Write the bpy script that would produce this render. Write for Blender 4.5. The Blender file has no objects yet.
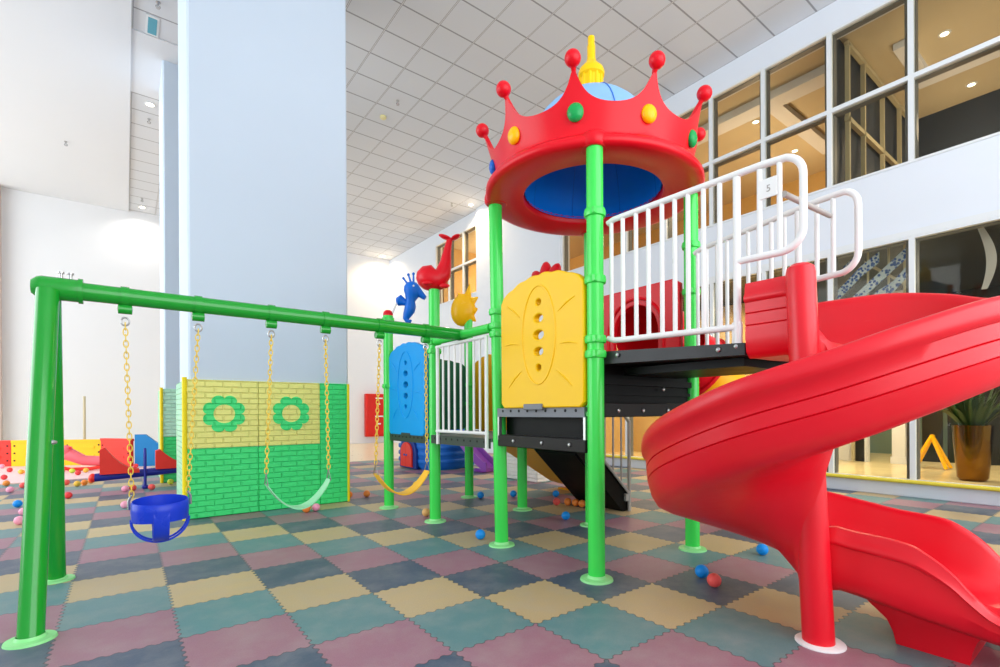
import bpy, math, random
from mathutils import Vector, Matrix
R = math.radians
PI = math.pi
random.seed(7)
SC = bpy.context.scene
COL = SC.collection

# ---------------------------------------------------------------- materials
def lin(c):
    c = c / 255.0
    return c / 12.92 if c <= 0.04045 else ((c + 0.055) / 1.055) ** 2.4
def rgb(r, g, b): return (lin(r), lin(g), lin(b), 1.0)

class NT:
    """small helper around a node tree"""
    def __init__(s, name):
        s.m = bpy.data.materials.new(name); s.m.use_nodes = True
        s.t = s.m.node_tree; s.n = s.t.nodes; s.n.clear()
        s.out = s.n.new('ShaderNodeOutputMaterial')
    def new(s, ty, **kw):
        n = s.n.new(ty)
        for k, v in kw.items():
            setattr(n, k, v)
        return n
    def link(s, a, b): s.t.links.new(a, b)
    def math(s, op, a, b=None, c=None):
        n = s.n.new('ShaderNodeMath'); n.operation = op
        for i, v in enumerate((a, b, c)):
            if v is None: continue
            if isinstance(v, (int, float)): n.inputs[i].default_value = v
            else: s.link(v, n.inputs[i])
        return n.outputs[0]
    def mix(s, f, a, b):
        n = s.n.new('ShaderNodeMix'); n.data_type = 'RGBA'
        for sock, v in ((n.inputs[0], f), (n.inputs[6], a), (n.inputs[7], b)):
            if isinstance(v, (int, float)): sock.default_value = v
            elif isinstance(v, tuple): sock.default_value = v
            else: s.link(v, sock)
        return n.outputs[2]
    def pos(s):
        g = s.n.new('ShaderNodeNewGeometry'); x = s.n.new('ShaderNodeSeparateXYZ')
        s.link(g.outputs['Position'], x.inputs[0]); return x.outputs, g.outputs['Position']
    def noise(s, scale, detail=3, vec=None, rough=0.55):
        n = s.n.new('ShaderNodeTexNoise'); n.inputs['Scale'].default_value = scale
        n.inputs['Detail'].default_value = detail; n.inputs['Roughness'].default_value = rough
        if vec is not None: s.link(vec, n.inputs['Vector'])
        return n.outputs['Fac']

def plastic(name, col, rough=0.35, metal=0.0, var=0.06, scale=6.0, bump=0.0, coat=0.0, spec=0.3):
    t = NT(name); b = t.new('ShaderNodeBsdfPrincipled')
    tc = t.new('ShaderNodeTexCoord')
    nz = t.noise(scale, 4, tc.outputs['Object'])
    dark = tuple(c * (1 - var) for c in col[:3]) + (1,)
    lite = tuple(min(1, c * (1 + var) + var * 0.02) for c in col[:3]) + (1,)
    t.link(t.mix(nz, dark, lite), b.inputs['Base Color'])
    b.inputs['Metallic'].default_value = metal
    rr = t.math('MULTIPLY_ADD', nz, 0.16, max(0.02, rough - 0.08))
    t.link(rr, b.inputs['Roughness'])
    b.inputs['Specular IOR Level'].default_value = spec
    if coat: b.inputs['Coat Weight'].default_value = coat; b.inputs['Coat Roughness'].default_value = 0.15
    if bump:
        bp = t.new('ShaderNodeBump'); bp.inputs['Strength'].default_value = bump; bp.inputs['Distance'].default_value = 0.004
        t.link(t.noise(90, 2, tc.outputs['Object']), bp.inputs['Height']); t.link(bp.outputs[0], b.inputs['Normal'])
    t.link(b.outputs[0], t.out.inputs[0]); return t.m

def emit(name, col, s):
    t = NT(name); e = t.new('ShaderNodeEmission'); e.inputs[0].default_value = col; e.inputs[1].default_value = s
    t.link(e.outputs[0], t.out.inputs[0]); return t.m

def glassmat(name, tint, refl=0.05):
    t = NT(name)
    tr = t.new('ShaderNodeBsdfTransparent'); tr.inputs[0].default_value = tint
    gl = t.new('ShaderNodeBsdfGlossy'); gl.inputs['Roughness'].default_value = 0.03
    fr = t.new('ShaderNodeLayerWeight'); fr.inputs['Blend'].default_value = 0.5
    f = t.math('MULTIPLY_ADD', t.math('POWER', fr.outputs['Facing'], 4.0), 0.45, refl)
    mx = t.new('ShaderNodeMixShader'); t.link(f, mx.inputs[0]); t.link(tr.outputs[0], mx.inputs[1]); t.link(gl.outputs[0], mx.inputs[2])
    t.link(mx.outputs[0], t.out.inputs[0]); return t.m

def brickmat(name, col, bw=0.17, bh=0.062, axis='X'):
    """foam sheet embossed with bricks"""
    t = NT(name); b = t.new('ShaderNodeBsdfPrincipled'); b.inputs['Roughness'].default_value = 0.45
    p, v = t.pos()
    cb = t.new('ShaderNodeCombineXYZ'); t.link(p[0 if axis == 'X' else 1], cb.inputs[0]); t.link(p[2], cb.inputs[1])
    wob = t.noise(9, 2, v)
    br = t.new('ShaderNodeTexBrick'); br.inputs['Scale'].default_value = 1.0
    br.inputs['Brick Width'].default_value = bw; br.inputs['Row Height'].default_value = bh
    br.inputs['Mortar Size'].default_value = 0.011; br.inputs['Mortar Smooth'].default_value = 1.0
    br.inputs[1].default_value = (1, 1, 1, 1); br.inputs[2].default_value = (1, 1, 1, 1); br.inputs[3].default_value = (0, 0, 0, 1)
    t.link(cb.outputs[0], br.inputs['Vector'])
    hgt = t.math('MULTIPLY_ADD', wob, 0.6, br.outputs[0])
    bp = t.new('ShaderNodeBump'); bp.inputs['Strength'].default_value = 0.8; bp.inputs['Distance'].default_value = 0.012
    t.link(hgt, bp.inputs['Height']); t.link(bp.outputs[0], b.inputs['Normal'])
    dk = tuple(c * 0.86 for c in col[:3]) + (1,)
    t.link(t.mix(t.noise(30, 2, v), dk, col), b.inputs['Base Color'])
    t.link(b.outputs[0], t.out.inputs[0]); return t.m

TS = 0.5; TX0, TY0 = 1.2118, 2.0484
def floormat():
    t = NT('rubber_tiles'); b = t.new('ShaderNodeBsdfPrincipled')
    p, v = t.pos()
    u = t.math('DIVIDE', t.math('SUBTRACT', p[0], TX0), TS); w = t.math('DIVIDE', t.math('SUBTRACT', p[1], TY0), TS)
    # interlocking teeth along the joints
    def teeth(a):
        s = t.math('PINGPONG', t.math('MULTIPLY', a, 8.0), 0.5)
        return t.math('MULTIPLY', t.math('SUBTRACT', t.math('SMOOTH_MIN', t.math('MAXIMUM', t.math('MULTIPLY_ADD', s, 4.0, -0.5), 0.0), 1.0, 0.1), 0.5), 0.030)
    jit = t.math('MULTIPLY', t.math('SUBTRACT', t.noise(30, 1, v), 0.5), 0.02)
    u2 = t.math('ADD', t.math('ADD', u, teeth(w)), jit); w2 = t.math('ADD', t.math('ADD', w, teeth(u)), jit)
    iu, iw = t.math('FLOOR', u2), t.math('FLOOR', w2)
    k = t.math('FLOORED_MODULO', t.math('ADD', iu, iw), 4.0)
    cols = [rgb(96, 148, 152), rgb(218, 190, 138), rgb(70, 90, 116), rgb(174, 119, 138)]   # teal, tan, navy, rose
    c = cols[0]
    for i in (1, 2, 3):
        c = t.mix(t.math('COMPARE', k, float(i), 0.3), c, cols[i])
    # wear: each tile a little different, cloudy scuffs, fine grain
    cell = t.new('ShaderNodeCombineXYZ'); t.link(iu, cell.inputs[0]); t.link(iw, cell.inputs[1])
    wn = t.new('ShaderNodeTexWhiteNoise'); t.link(cell.outputs[0], wn.inputs['Vector'])
    c = t.mix(t.math('MULTIPLY', wn.outputs['Value'], 0.16), c, rgb(128, 125, 122))
    cloud = t.noise(5.0, 5, v, 0.65)
    f1 = t.new('ShaderNodeMapRange'); f1.inputs[1].default_value = 0.42; f1.inputs[2].default_value = 0.78; f1.inputs[4].default_value = 0.32
    t.link(cloud, f1.inputs[0]); c = t.mix(f1.outputs[0], c, rgb(196, 190, 182))
    gr = t.noise(160, 2, v); c2 = t.mix(t.math('MULTIPLY', gr, 0.42), c, rgb(60, 62, 66))
    # dark joints
    def edge(a):
        return t.math('ABSOLUTE', t.math('SUBTRACT', t.math('FRACT', t.math('ADD', a, 0.5)), 0.5))
    e = t.math('LESS_THAN', t.math('MINIMUM', edge(u2), edge(w2)), 0.007)
    c3 = t.mix(t.math('MULTIPLY', e, 0.6), c2, rgb(52, 50, 52))
    t.link(c3, b.inputs['Base Color'])
    t.link(t.math('MULTIPLY_ADD', cloud, 0.25, 0.38), b.inputs['Roughness'])
    bp = t.new('ShaderNodeBump'); bp.inputs['Strength'].default_value = 0.25; bp.inputs['Distance'].default_value = 0.004
    t.link(gr, bp.inputs['Height']); t.link(bp.outputs[0], b.inputs['Normal'])
    t.link(b.outputs[0], t.out.inputs[0]); return t.m

CT = 0.60806; CX0, CY0 = 3.13955, 6.68882
def ceilmat():
    t = NT('ceiling_tiles'); b = t.new('ShaderNodeBsdfPrincipled'); b.inputs['Roughness'].default_value = 0.8
    p, v = t.pos()
    def edge(a, o):
        f = t.math('FRACT', t.math('ADD', t.math('DIVIDE', t.math('SUBTRACT', a, o), CT), 0.5))
        return t.math('ABSOLUTE', t.math('SUBTRACT', f, 0.5))
    ex, ey = edge(p[0], CX0), edge(p[1], CY0)
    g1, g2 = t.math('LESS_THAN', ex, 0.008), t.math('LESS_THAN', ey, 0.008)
    h1, h2 = t.math('LESS_THAN', ex, 0.022), t.math('LESS_THAN', ey, 0.022)
    base = t.mix(t.noise(140, 2, v), rgb(212, 215, 220), rgb(222, 224, 228))
    c = t.mix(t.math('MAXIMUM', h1, h2), base, rgb(160, 161, 164))
    c = t.mix(g2, c, rgb(150, 150, 154)); c = t.mix(g1, c, rgb(228, 228, 228))  # bars along one axis paler as if lit: light painted into the grid
    t.link(c, b.inputs['Base Color'])
    bp = t.new('ShaderNodeBump'); bp.inputs['Strength'].default_value = 0.15; bp.inputs['Distance'].default_value = 0.004
    t.link(t.math('MINIMUM', t.math('MINIMUM', ex, ey), 0.03), bp.inputs['Height'])
    t.link(bp.outputs[0], b.inputs['Normal'])
    t.link(b.outputs[0], t.out.inputs[0]); return t.m

def slidemat():
    """moulded red plastic with pale scuffs"""
    t = NT('slide_red'); b = t.new('ShaderNodeBsdfPrincipled'); b.inputs['Roughness'].default_value = 0.36
    tc = t.new('ShaderNodeTexCoord'); mp = t.new('ShaderNodeMapping'); mp.inputs['Scale'].default_value = (3, 3, 14)
    t.link(tc.outputs['Object'], mp.inputs[0])
    n1 = t.noise(2.2, 6, mp.outputs[0], 0.75)
    mr = t.new('ShaderNodeMapRange'); mr.inputs[1].default_value = 0.66; mr.inputs[2].default_value = 0.80; mr.inputs[4].default_value = 0.30
    t.link(n1, mr.inputs[0])
    base = t.mix(t.noise(3, 3, tc.outputs['Object']), rgb(222, 4, 26), rgb(236, 14, 40))
    t.link(t.mix(mr.outputs[0], base, rgb(240, 120, 125)), b.inputs['Base Color'])
    t.link(t.math('MULTIPLY_ADD', n1, 0.25, 0.25), b.inputs['Roughness'])
    t.link(b.outputs[0], t.out.inputs[0]); return t.m

M = {}
M['green'] = plastic('pole_green', rgb(62, 222, 84), 0.22, var=0.03, spec=0.5)
M['flange'] = plastic('flange_green', rgb(150, 232, 150), 0.4)
M['swinggreen'] = plastic('swing_green', rgb(24, 158, 46), 0.18, var=0.03, spec=0.5)
M['red'] = plastic('moulded_red', rgb(226, 8, 30), 0.33, var=0.05)
M['slide'] = slidemat()
M['yellow'] = plastic('moulded_yellow', rgb(255, 200, 0), 0.38, var=0.04)
M['gemyellow'] = plastic('gem_yellow', rgb(255, 190, 10), 0.25, var=0.02)
M['gemgreen'] = plastic('gem_green', rgb(22, 160, 80), 0.25, var=0.02)
M['gemblue'] = plastic('gem_blue', rgb(20, 100, 205), 0.25, var=0.02)
M['domeblue'] = plastic('dome_blue', rgb(10, 128, 240), 0.4, var=0.05)
M['domelit'] = plastic('dome_lit', rgb(140, 190, 236), 0.5, var=0.08)  # paler than the lining: light from above put into the colour
M['panelblue'] = plastic('panel_blue', rgb(0, 158, 236), 0.38, var=0.04)
M['horseblue'] = plastic('seahorse_blue', rgb(5, 112, 220), 0.35, var=0.04)
M['bucketblue'] = plastic('bucket_blue', rgb(28, 62, 205), 0.3, var=0.05)
M['darkgreen'] = plastic('panel_green', rgb(20, 100, 70), 0.45)
M['orange'] = plastic('slide_orange', rgb(250, 178, 8), 0.4)
M['purple'] = plastic('slide_purple', rgb(140, 70, 175), 0.35)
M['houseblue'] = plastic('house_blue', rgb(28, 110, 205), 0.4)
M['housedark'] = plastic('house_navy', rgb(22, 60, 140), 0.45)
M['whitepaint'] = plastic('rail_white', rgb(238, 238, 236), 0.3, var=0.02)
M['black'] = plastic('deck_black', rgb(9, 9, 10), 0.45, var=0.1, spec=0.15)
M['brownblack'] = plastic('deck_beam', rgb(30, 26, 25), 0.4, var=0.08, spec=0.2)
M['deckgrey'] = plastic('deck_grey', rgb(124, 128, 134), 0.4, var=0.06)
M['deckdark'] = plastic('deck_dark', rgb(58, 66, 62), 0.45, var=0.08)
M['bridge'] = plastic('bridge_deck', rgb(40, 40, 41), 0.35, var=0.06)
M['steel'] = plastic('steel', rgb(190, 190, 190), 0.3, metal=0.9, var=0.05)
M['greybar'] = plastic('grab_bar', rgb(170, 165, 160), 0.35, var=0.04)
M['chain'] = plastic('chain_yellow', rgb(246, 212, 84), 0.4, var=0.08)
M['mint'] = plastic('belt_mint', rgb(150, 225, 175), 0.4)
M['beltyellow'] = plastic('belt_yellow', rgb(250, 190, 40), 0.4)
M['dark'] = plastic('dark_hole', rgb(20, 20, 22), 0.6)
M['white'] = plastic('paint_white', rgb(226, 232, 240), 0.65, var=0.015, scale=1.5)
M['colwhite'] = plastic('column_paint', rgb(208, 221, 235), 0.6, var=0.02, scale=1.2)
M['plaster'] = plastic('plaster_white', rgb(226, 228, 232), 0.75, var=0.01, scale=1.0)
M['cream'] = plastic('cream_paint', rgb(230, 231, 233), 0.7, var=0.02, scale=1.0)
M['pilaster'] = plastic('pilaster_paint', rgb(206, 190, 180), 0.6)
M['framewhite'] = plastic('frame_white', rgb(226, 230, 232), 0.35, var=0.02)
M['framegrey'] = plastic('frame_grey', rgb(120, 122, 122), 0.4)
M['kerb'] = plastic('kerb_grey', rgb(206, 212, 220), 0.5, var=0.03)
M['railyellow'] = plastic('rail_yellow', rgb(226, 208, 70), 0.4)
M['guard'] = plastic('guard_yellow', rgb(250, 224, 20), 0.4)
M['glass'] = glassmat('glass', (0.88, 0.86, 0.80, 1), 0.012)
M['padgreen'] = brickmat('pad_green', rgb(62, 244, 132))
M['padyellow'] = brickmat('pad_yellow', rgb(255, 250, 140))
M['padsidelit'] = brickmat('pad_side_lit', rgb(170, 235, 190), axis='Y')  # paler than the front green: window glare painted into the side colour
M['padlit'] = brickmat('pad_lit', rgb(200, 255, 222))  # direct window light on the rear pad is put into this colour
M['padwhite'] = brickmat('pad_white', rgb(250, 247, 238), axis='Y')
M['floor'] = floormat(); M['ceil'] = ceilmat()
M['hall'] = plastic('hall_tile', rgb(236, 220, 186), 0.3, var=0.03)
M['pinkmat'] = plastic('pink_mat', rgb(240, 205, 205), 0.6)
M['tan'] = plastic('room_tan', rgb(206, 168, 100), 0.6, var=0.05, scale=2)
M['tanceil'] = plastic('room_ceiling', rgb(206, 192, 160), 0.7, var=0.03, scale=2)
M['roomgrey'] = plastic('room_grey', rgb(52, 60, 72), 0.5, var=0.06, scale=2)
M['gold'] = plastic('gold_trim', rgb(200, 190, 155), 0.4)
M['brass'] = plastic('pot_brass', rgb(120, 84, 26), 0.12, metal=1.0)
M['leaf'] = plastic('leaf', rgb(50, 74, 40), 0.5, var=0.25, scale=12)
M['lobby'] = plastic('lobby_floor', rgb(246, 224, 168), 0.2, var=0.04, scale=3)
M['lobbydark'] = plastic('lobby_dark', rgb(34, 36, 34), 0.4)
M['lobbyteal'] = plastic('lobby_teal', rgb(126, 150, 138), 0.3)
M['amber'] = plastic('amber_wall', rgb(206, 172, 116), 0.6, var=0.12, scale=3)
M['lamp'] = emit('lamp_glow', (1.0, 0.86, 0.62, 1), 14)
M['film'] = None
M['hatch'] = plastic('hatch_teal', rgb(90, 165, 185), 0.4)
M['signred'] = plastic('cabinet_red', rgb(214, 36, 22), 0.4)
M['toyred'] = plastic('toy_red', rgb(236, 52, 40), 0.4)
M['toypink'] = plastic('toy_pink', rgb(240, 110, 120), 0.4)
M['toyyellow'] = plastic('toy_yellow', rgb(255, 192, 0), 0.4)
M['toyblue'] = plastic('toy_blue', rgb(30, 130, 195), 0.4)
M['navy'] = plastic('beam_navy', rgb(34, 44, 150), 0.4)
BALL = {'blue': rgb(20, 146, 236), 'coral': rgb(240, 90, 84), 'orange': rgb(245, 140, 60), 'yellow': rgb(245, 190, 70), 'tan': rgb(235, 180, 110),
        'pink': rgb(250, 165, 190), 'lime': rgb(205, 225, 70), 'red': rgb(235, 66, 70)}
for k, v in BALL.items(): M['ball_' + k] = plastic('ball_' + k, v, 0.4, var=0.04)

def filmmat():
    t = NT('patterned_film'); b = t.new('ShaderNodeBsdfPrincipled'); b.inputs['Roughness'].default_value = 0.25
    p, v = t.pos()
    vo = t.new('ShaderNodeTexVoronoi'); vo.inputs['Scale'].default_value = 24; t.link(v, vo.inputs['Vector'])
    f = t.math('LESS_THAN', vo.outputs['Distance'], 0.46)
    t.link(t.mix(f, rgb(190, 214, 232), rgb(46, 92, 170)), b.inputs['Base Color'])
    t.link(b.outputs[0], t.out.inputs[0]); return t.m
M['film'] = filmmat()

# ---------------------------------------------------------------- mesh builder
class MB:
    def __init__(s): s.v = []; s.f = []
    def add(s, vs, fs):
        o = len(s.v); s.v += [tuple(v) for v in vs]; s.f += [tuple(i + o for i in f) for f in fs]; return s
    def box(s, lo, hi, b=0.0):
        x0, y0, z0 = lo; x1, y1, z1 = hi
        if b <= 0:
            vs = [(x0, y0, z0), (x1, y0, z0), (x1, y1, z0), (x0, y1, z0), (x0, y0, z1), (x1, y0, z1), (x1, y1, z1), (x0, y1, z1)]
            return s.add(vs, [(0, 3, 2, 1), (4, 5, 6, 7), (0, 1, 5, 4), (1, 2, 6, 5), (2, 3, 7, 6), (3, 0, 4, 7)])
        # chamfered box: rounded outline in XY, bevelled top and bottom
        def ring(i, z): return [(x0 + i + (b - i), y0 + i, z), (x1 - b, y0 + i, z), (x1 - i, y0 + b, z), (x1 - i, y1 - b, z), (x1 - b, y1 - i, z), (x0 + b, y1 - i, z), (x0 + i, y1 - b, z), (x0 + i, y0 + b, z)]
        rs = [ring(b * 0.8, z0), ring(0, z0 + b), ring(0, z1 - b), ring(b * 0.8, z1)]
        return s.loft(rs, True)
    def loft(s, rings, caps=True, closed=True):
        n = len(rings[0]); vs = [p for r in rings for p in r]; fs = []
        for i in range(len(rings) - 1):
            for j in range(n if closed else n - 1):
                k = (j + 1) % n; fs.append((i * n + j, i * n + k, (i + 1) * n + k, (i + 1) * n + j))
        if caps:
            fs.append(tuple(reversed(range(n)))); fs.append(tuple((len(rings) - 1) * n + j for j in range(n)))
        return s.add(vs, fs)
    def tube(s, pts, r, n=12, caps=True, closed=False):
        pts = [Vector(p) for p in pts]; m = len(pts); rr = r if isinstance(r, (list, tuple)) else [r] * m
        rings = []; up = None
        for i in range(m):
            if closed: t = pts[(i + 1) % m] - pts[i - 1]
            else: t = pts[min(i + 1, m - 1)] - pts[max(i - 1, 0)]
            t.normalize()
            if up is None:
                up = Vector((0, 0, 1)) if abs(t.z) < 0.9 else Vector((1, 0, 0))
            a = t.cross(up)
            if a.length < 1e-6: a = t.cross(Vector((0, 1, 0)))
            a.normalize(); up = a.cross(t); up.normalize()
            rings.append([tuple(pts[i] + (a * math.cos(q) + up * math.sin(q)) * rr[i]) for q in [2 * PI * k / n for k in range(n)]])
        if closed: rings.append(rings[0]); caps = False
        return s.loft(rings, caps)
    def lathe(s, prof, c=(0, 0, 0), n=32, axis=None, caps=True):
        """prof: (r, h) list turned about an axis through c"""
        ax = Vector(axis or (0, 0, 1)).normalized()
        a = ax.cross(Vector((0, 0, 1)) if abs(ax.z) < 0.9 else Vector((1, 0, 0))).normalized(); b = ax.cross(a)
        c = Vector(c)
        rings = [[tuple(c + ax * h + (a * math.cos(q) + b * math.sin(q)) * max(r, 1e-5)) for q in [2 * PI * k / n for k in range(n)]] for r, h in prof]
        return s.loft(rings, caps)
    def ell(s, c, rad, n=16, m=10, rot=None):
        c = Vector(c); rings = []
        for i in range(m + 1):
            p = -PI / 2 + PI * i / m; ring = []
            for k in range(n):
                q = 2 * PI * k / n
                w = Vector((rad[0] * math.cos(p) * math.cos(q), rad[1] * math.cos(p) * math.sin(q), rad[2] * math.sin(p)))
                if i in (0, m): w = Vector((rad[0] * 1e-4 * math.cos(q), rad[1] * 1e-4 * math.sin(q), rad[2] * math.sin(p)))
                if rot: w = rot @ w
                ring.append(tuple(c + w))
            rings.append(ring)
        return s.loft(rings, True)
    def prism(s, poly, fn0, fn1):
        """poly 2-D outline; fn0/fn1 map (a, b) to the two faces"""
        n = len(poly); vs = [fn0(*p) for p in poly] + [fn1(*p) for p in poly]
        fs = [tuple(range(n)), tuple(reversed(range(n, 2 * n)))] + [(i, i + n, (i + 1) % n + n, (i + 1) % n) for i in range(n)]
        return s.add(vs, fs)
    def build(s, name, mat, parent=None, smooth=40, label=None):
        me = bpy.data.meshes.new(name); me.from_pydata(s.v, [], s.f); me.validate()
        import bmesh
        bm = bmesh.new(); bm.from_mesh(me); bmesh.ops.recalc_face_normals(bm, faces=bm.faces); bm.to_mesh(me); bm.free()
        me.materials.append(mat)
        if smooth:
            me.polygons.foreach_set('use_smooth', [True] * len(me.polygons)); me.set_sharp_from_angle(angle=R(smooth))
        o = bpy.data.objects.new(name, me); COL.objects.link(o)
        if parent: put(o, parent)
        if label: o['label'] = label
        return o

def put(o, parent):
    o.parent = parent
    pm = Matrix.Identity(4); q = parent
    while q: pm = q.matrix_basis @ pm; q = q.parent
    # meshes are written in world coordinates
    o.matrix_parent_inverse = Matrix.Identity(4)
    o.matrix_basis = pm.inverted()

def thing(name, label, cat, loc=(0, 0, 0), group=None):
    o = bpy.data.objects.new(name, None); COL.objects.link(o); o.location = loc; o.empty_display_size = 0.1
    tag(o, label, cat, group); return o
def tag(o, label, cat, group=None, kind=None):
    o['label'] = label; o['category'] = cat
    if group: o['group'] = group
    if kind: o['kind'] = kind
    return o
def struct(name, mb, mat, parent=None, label=None, smooth=0):
    o = mb.build(name, mat, parent, smooth); o['kind'] = 'structure'
    if label: o['label'] = label
    return o
def curve_fill(name, outer, holes, thick, mat, parent, place, bevel=0.006, label=None):
    """flat outline with holes, given a thickness and a rounded edge"""
    cu = bpy.data.curves.new(name, 'CURVE'); cu.dimensions = '2D'; cu.fill_mode = 'BOTH'
    cu.extrude = thick / 2 - bevel; cu.bevel_depth = bevel; cu.bevel_resolution = 2
    for pts in [outer] + holes:
        sp = cu.splines.new('POLY'); sp.points.add(len(pts) - 1); sp.use_cyclic_u = True
        for p, q in zip(sp.points, pts): p.co = (q[0], q[1], 0, 1)
    o = bpy.data.objects.new(name, cu); COL.objects.link(o)
    bpy.context.view_layer.update()
    me = bpy.data.meshes.new_from_object(o.evaluated_get(bpy.context.evaluated_depsgraph_get()))
    COL.objects.unlink(o); bpy.data.objects.remove(o); bpy.data.curves.remove(cu)
    for v in me.vertices: v.co = place(v.co.x, v.co.y, v.co.z)
    mb = MB(); mb.v = [tuple(v.co) for v in me.vertices]; mb.f = [tuple(p.vertices) for p in me.polygons]
    bpy.data.meshes.remove(me)
    ob = mb.build(name, mat, parent, 35)
    if label: ob['label'] = label
    return ob

# ================================================================ SETTING
H = 7.015; XW = 8.0; YF = 18.3
struct('floor', MB().box((-9, -4, -0.05), (XW, 11.6, 0.0)), M['floor'])
struct('floor_hall', MB().box((-9, 11.6, -0.06), (XW + 0.3, YF + 0.2, -0.004)), M['hall'])
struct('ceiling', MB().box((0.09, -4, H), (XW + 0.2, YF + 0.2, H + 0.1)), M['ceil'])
struct('ceiling_plaster', MB().box((-9, -4, H - 0.05), (0.09, YF + 0.2, H + 0.1)), M['plaster'])
struct('trim_1', MB().box((0.09, 9.63, H - 0.02), (2.3, 11.5, H - 0.001)), M['plaster'])
struct('wall_far', MB().box((-9, YF, 0), (XW + 0.2, YF + 0.2, H)), M['cream'])
struct('trim_2', MB().box((-2.95, YF - 0.25, 0), (-2.47, YF, H - 0.05)), M['pilaster'])
# right-hand wall: bands of plaster above, between and below the glazing, a pilaster
wr = MB()
wr.box((XW, -4, 6.61), (XW + 0.25, 8.55, H)); wr.box((XW, 12.1, 6.61), (XW + 0.25, 14.6, H)); wr.box((XW, -4, 3.47), (XW + 0.25, 8.55, 4.345))
wr.box((XW - 0.06, 8.55, 0), (XW + 0.25, 12.1, H)); wr.box((XW, 12.1, 0), (XW + 0.25, 14.6, 4.62)); wr.box((XW, 14.6, 0), (XW + 0.25, YF, H))
struct('wall_right', wr, M['white'])
struct('trim_3', MB().box((XW - 0.02, -4, 3.39), (XW + 0.2, 8.55, 3.47)), M['framewhite'])
kb = MB().box((XW - 0.02, -4, 0), (XW + 0.25, 8.55, 0.2), 0.01); struct('baseboard_right', kb, M['kerb'], smooth=30)
gr = MB().tube([(XW - 0.06, -4, 0.2), (XW - 0.06, 2, 0.205), (XW - 0.06, 8.5, 0.2)], 0.026, 10); o = gr.build('guard_rail', M['railyellow'])
tag(o, 'long yellow pipe running along the low kerb under the ground-floor glazing', 'guard rail')

WN = [0]
def window(y0, y1, z0, z1, midz=None, parent_x=XW, fw=0.03):
    WN[0] += 1
    f = MB()
    x0, x1 = parent_x - 0.015, parent_x + 0.06
    f.box((x0, y0, z0), (x1, y0 + fw, z1)); f.box((x0, y1 - fw, z0), (x1, y1, z1))
    f.box((x0, y0 + fw, z0), (x1, y1 - fw, z0 + fw)); f.box((x0, y0 + fw, z1 - fw), (x1, y1 - fw, z1))
    if midz: f.box((x0, y0 + fw, midz - fw), (x1, y1 - fw, midz + fw))
    w = struct('window_%d' % WN[0], f, M['framewhite'])
    g = 0.012
    inner = MB()  # dark inner gasket and reveal
    for a, b in ([(z0 + fw, (midz or z1) - fw)] + ([(midz + fw, z1 - fw)] if midz else [])):
        p = MB().box((parent_x + 0.02, y0 + fw, a), (parent_x + 0.03, y1 - fw, b)).build('pane', M['glass'], w, 0)
        inner.box((x1, y0 + fw, a), (x1 + 0.1, y0 + fw + 0.05, b)); inner.box((x1, y1 - fw - g, a), (x1 + 0.1, y1 - fw, b)); inner.box((x1, y0 + fw, b - g), (x1 + 0.1, y1 - fw, b))
    inner.build('reveal', M['framegrey'], w, 0)
    return w
YM = [-1.9, -0.95, 0.0, 0.96, 1.92, 2.88, 3.84, 4.75, 5.7, 6.65, 7.6, 8.55]
for a, b in zip(YM[:-1], YM[1:]):
    window(a, b, 4.345, 6.61, 5.46)
for a, b in zip(YM[:-1], YM[1:]):
    window(a, b, 0.2, 3.39)
for a, b in ((12.1, 12.9), (12.9, 13.75), (13.75, 14.6)):
    window(a, b, 4.62, 6.61, 5.6)
# rooms behind the glazing, upstairs
u = MB(); u.box((XW + 0.25, -3, 4.2), (13.2, 14.9, 4.33)); struct('floor_upstairs', u, M['tan'])
u = MB(); u.box((XW + 0.25, -3, 6.66), (13.2, 14.9, 6.8)); struct('ceiling_upstairs', u, M['tanceil'])
struct('wall_upstairs', MB().box((11.8, -3, 4.33), (11.95, 2.8, 6.66)), M['roomgrey'])
struct('wall_upstairs_back', MB().box((12.6, 2.8, 4.33), (12.8, 14.9, 6.66)), M['tan'])
struct('wall_upstairs_end', MB().box((XW + 0.3, 14.6, 4.33), (12.6, 14.75, 6.66)), M['tan'])
cv = MB()   # stepped plaster border round the upstairs ceiling
cv.box((8.75, 2.95, 6.52), (9.1, 8.5, 6.66)); cv.box((9.1, 4.05, 6.56), (11.6, 4.3, 6.66)); cv.box((10.2, -2.5, 6.54), (10.5, 2.4, 6.66)); cv.box((9.1, 2.2, 6.56), (10.2, 2.4, 6.66))
struct('trim_4', cv, M['plaster'])
struct('wall_upstairs_divider', MB().box((XW + 0.2, 2.86, 4.33), (11.8, 2.93, 6.66)), M['roomgrey'])
pt = thing('glazed_partition', 'dark glazed partition with thin gold mullions upstairs behind the first-floor glass', 'partition', (9.9, 2.8, 4.33))
pg = MB()
for x in (8.42, 9.07, 9.97, 10.88, 11.6): pg.box((x, 2.76, 4.33), (x + 0.045, 2.82, 6.6))
pg.box((8.4, 2.76, 6.56), (11.7, 2.82, 6.62)); pg.box((8.4, 2.76, 5.44), (11.7, 2.82, 5.51))
pg.build('frame', M['gold'], pt, 0)
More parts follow.
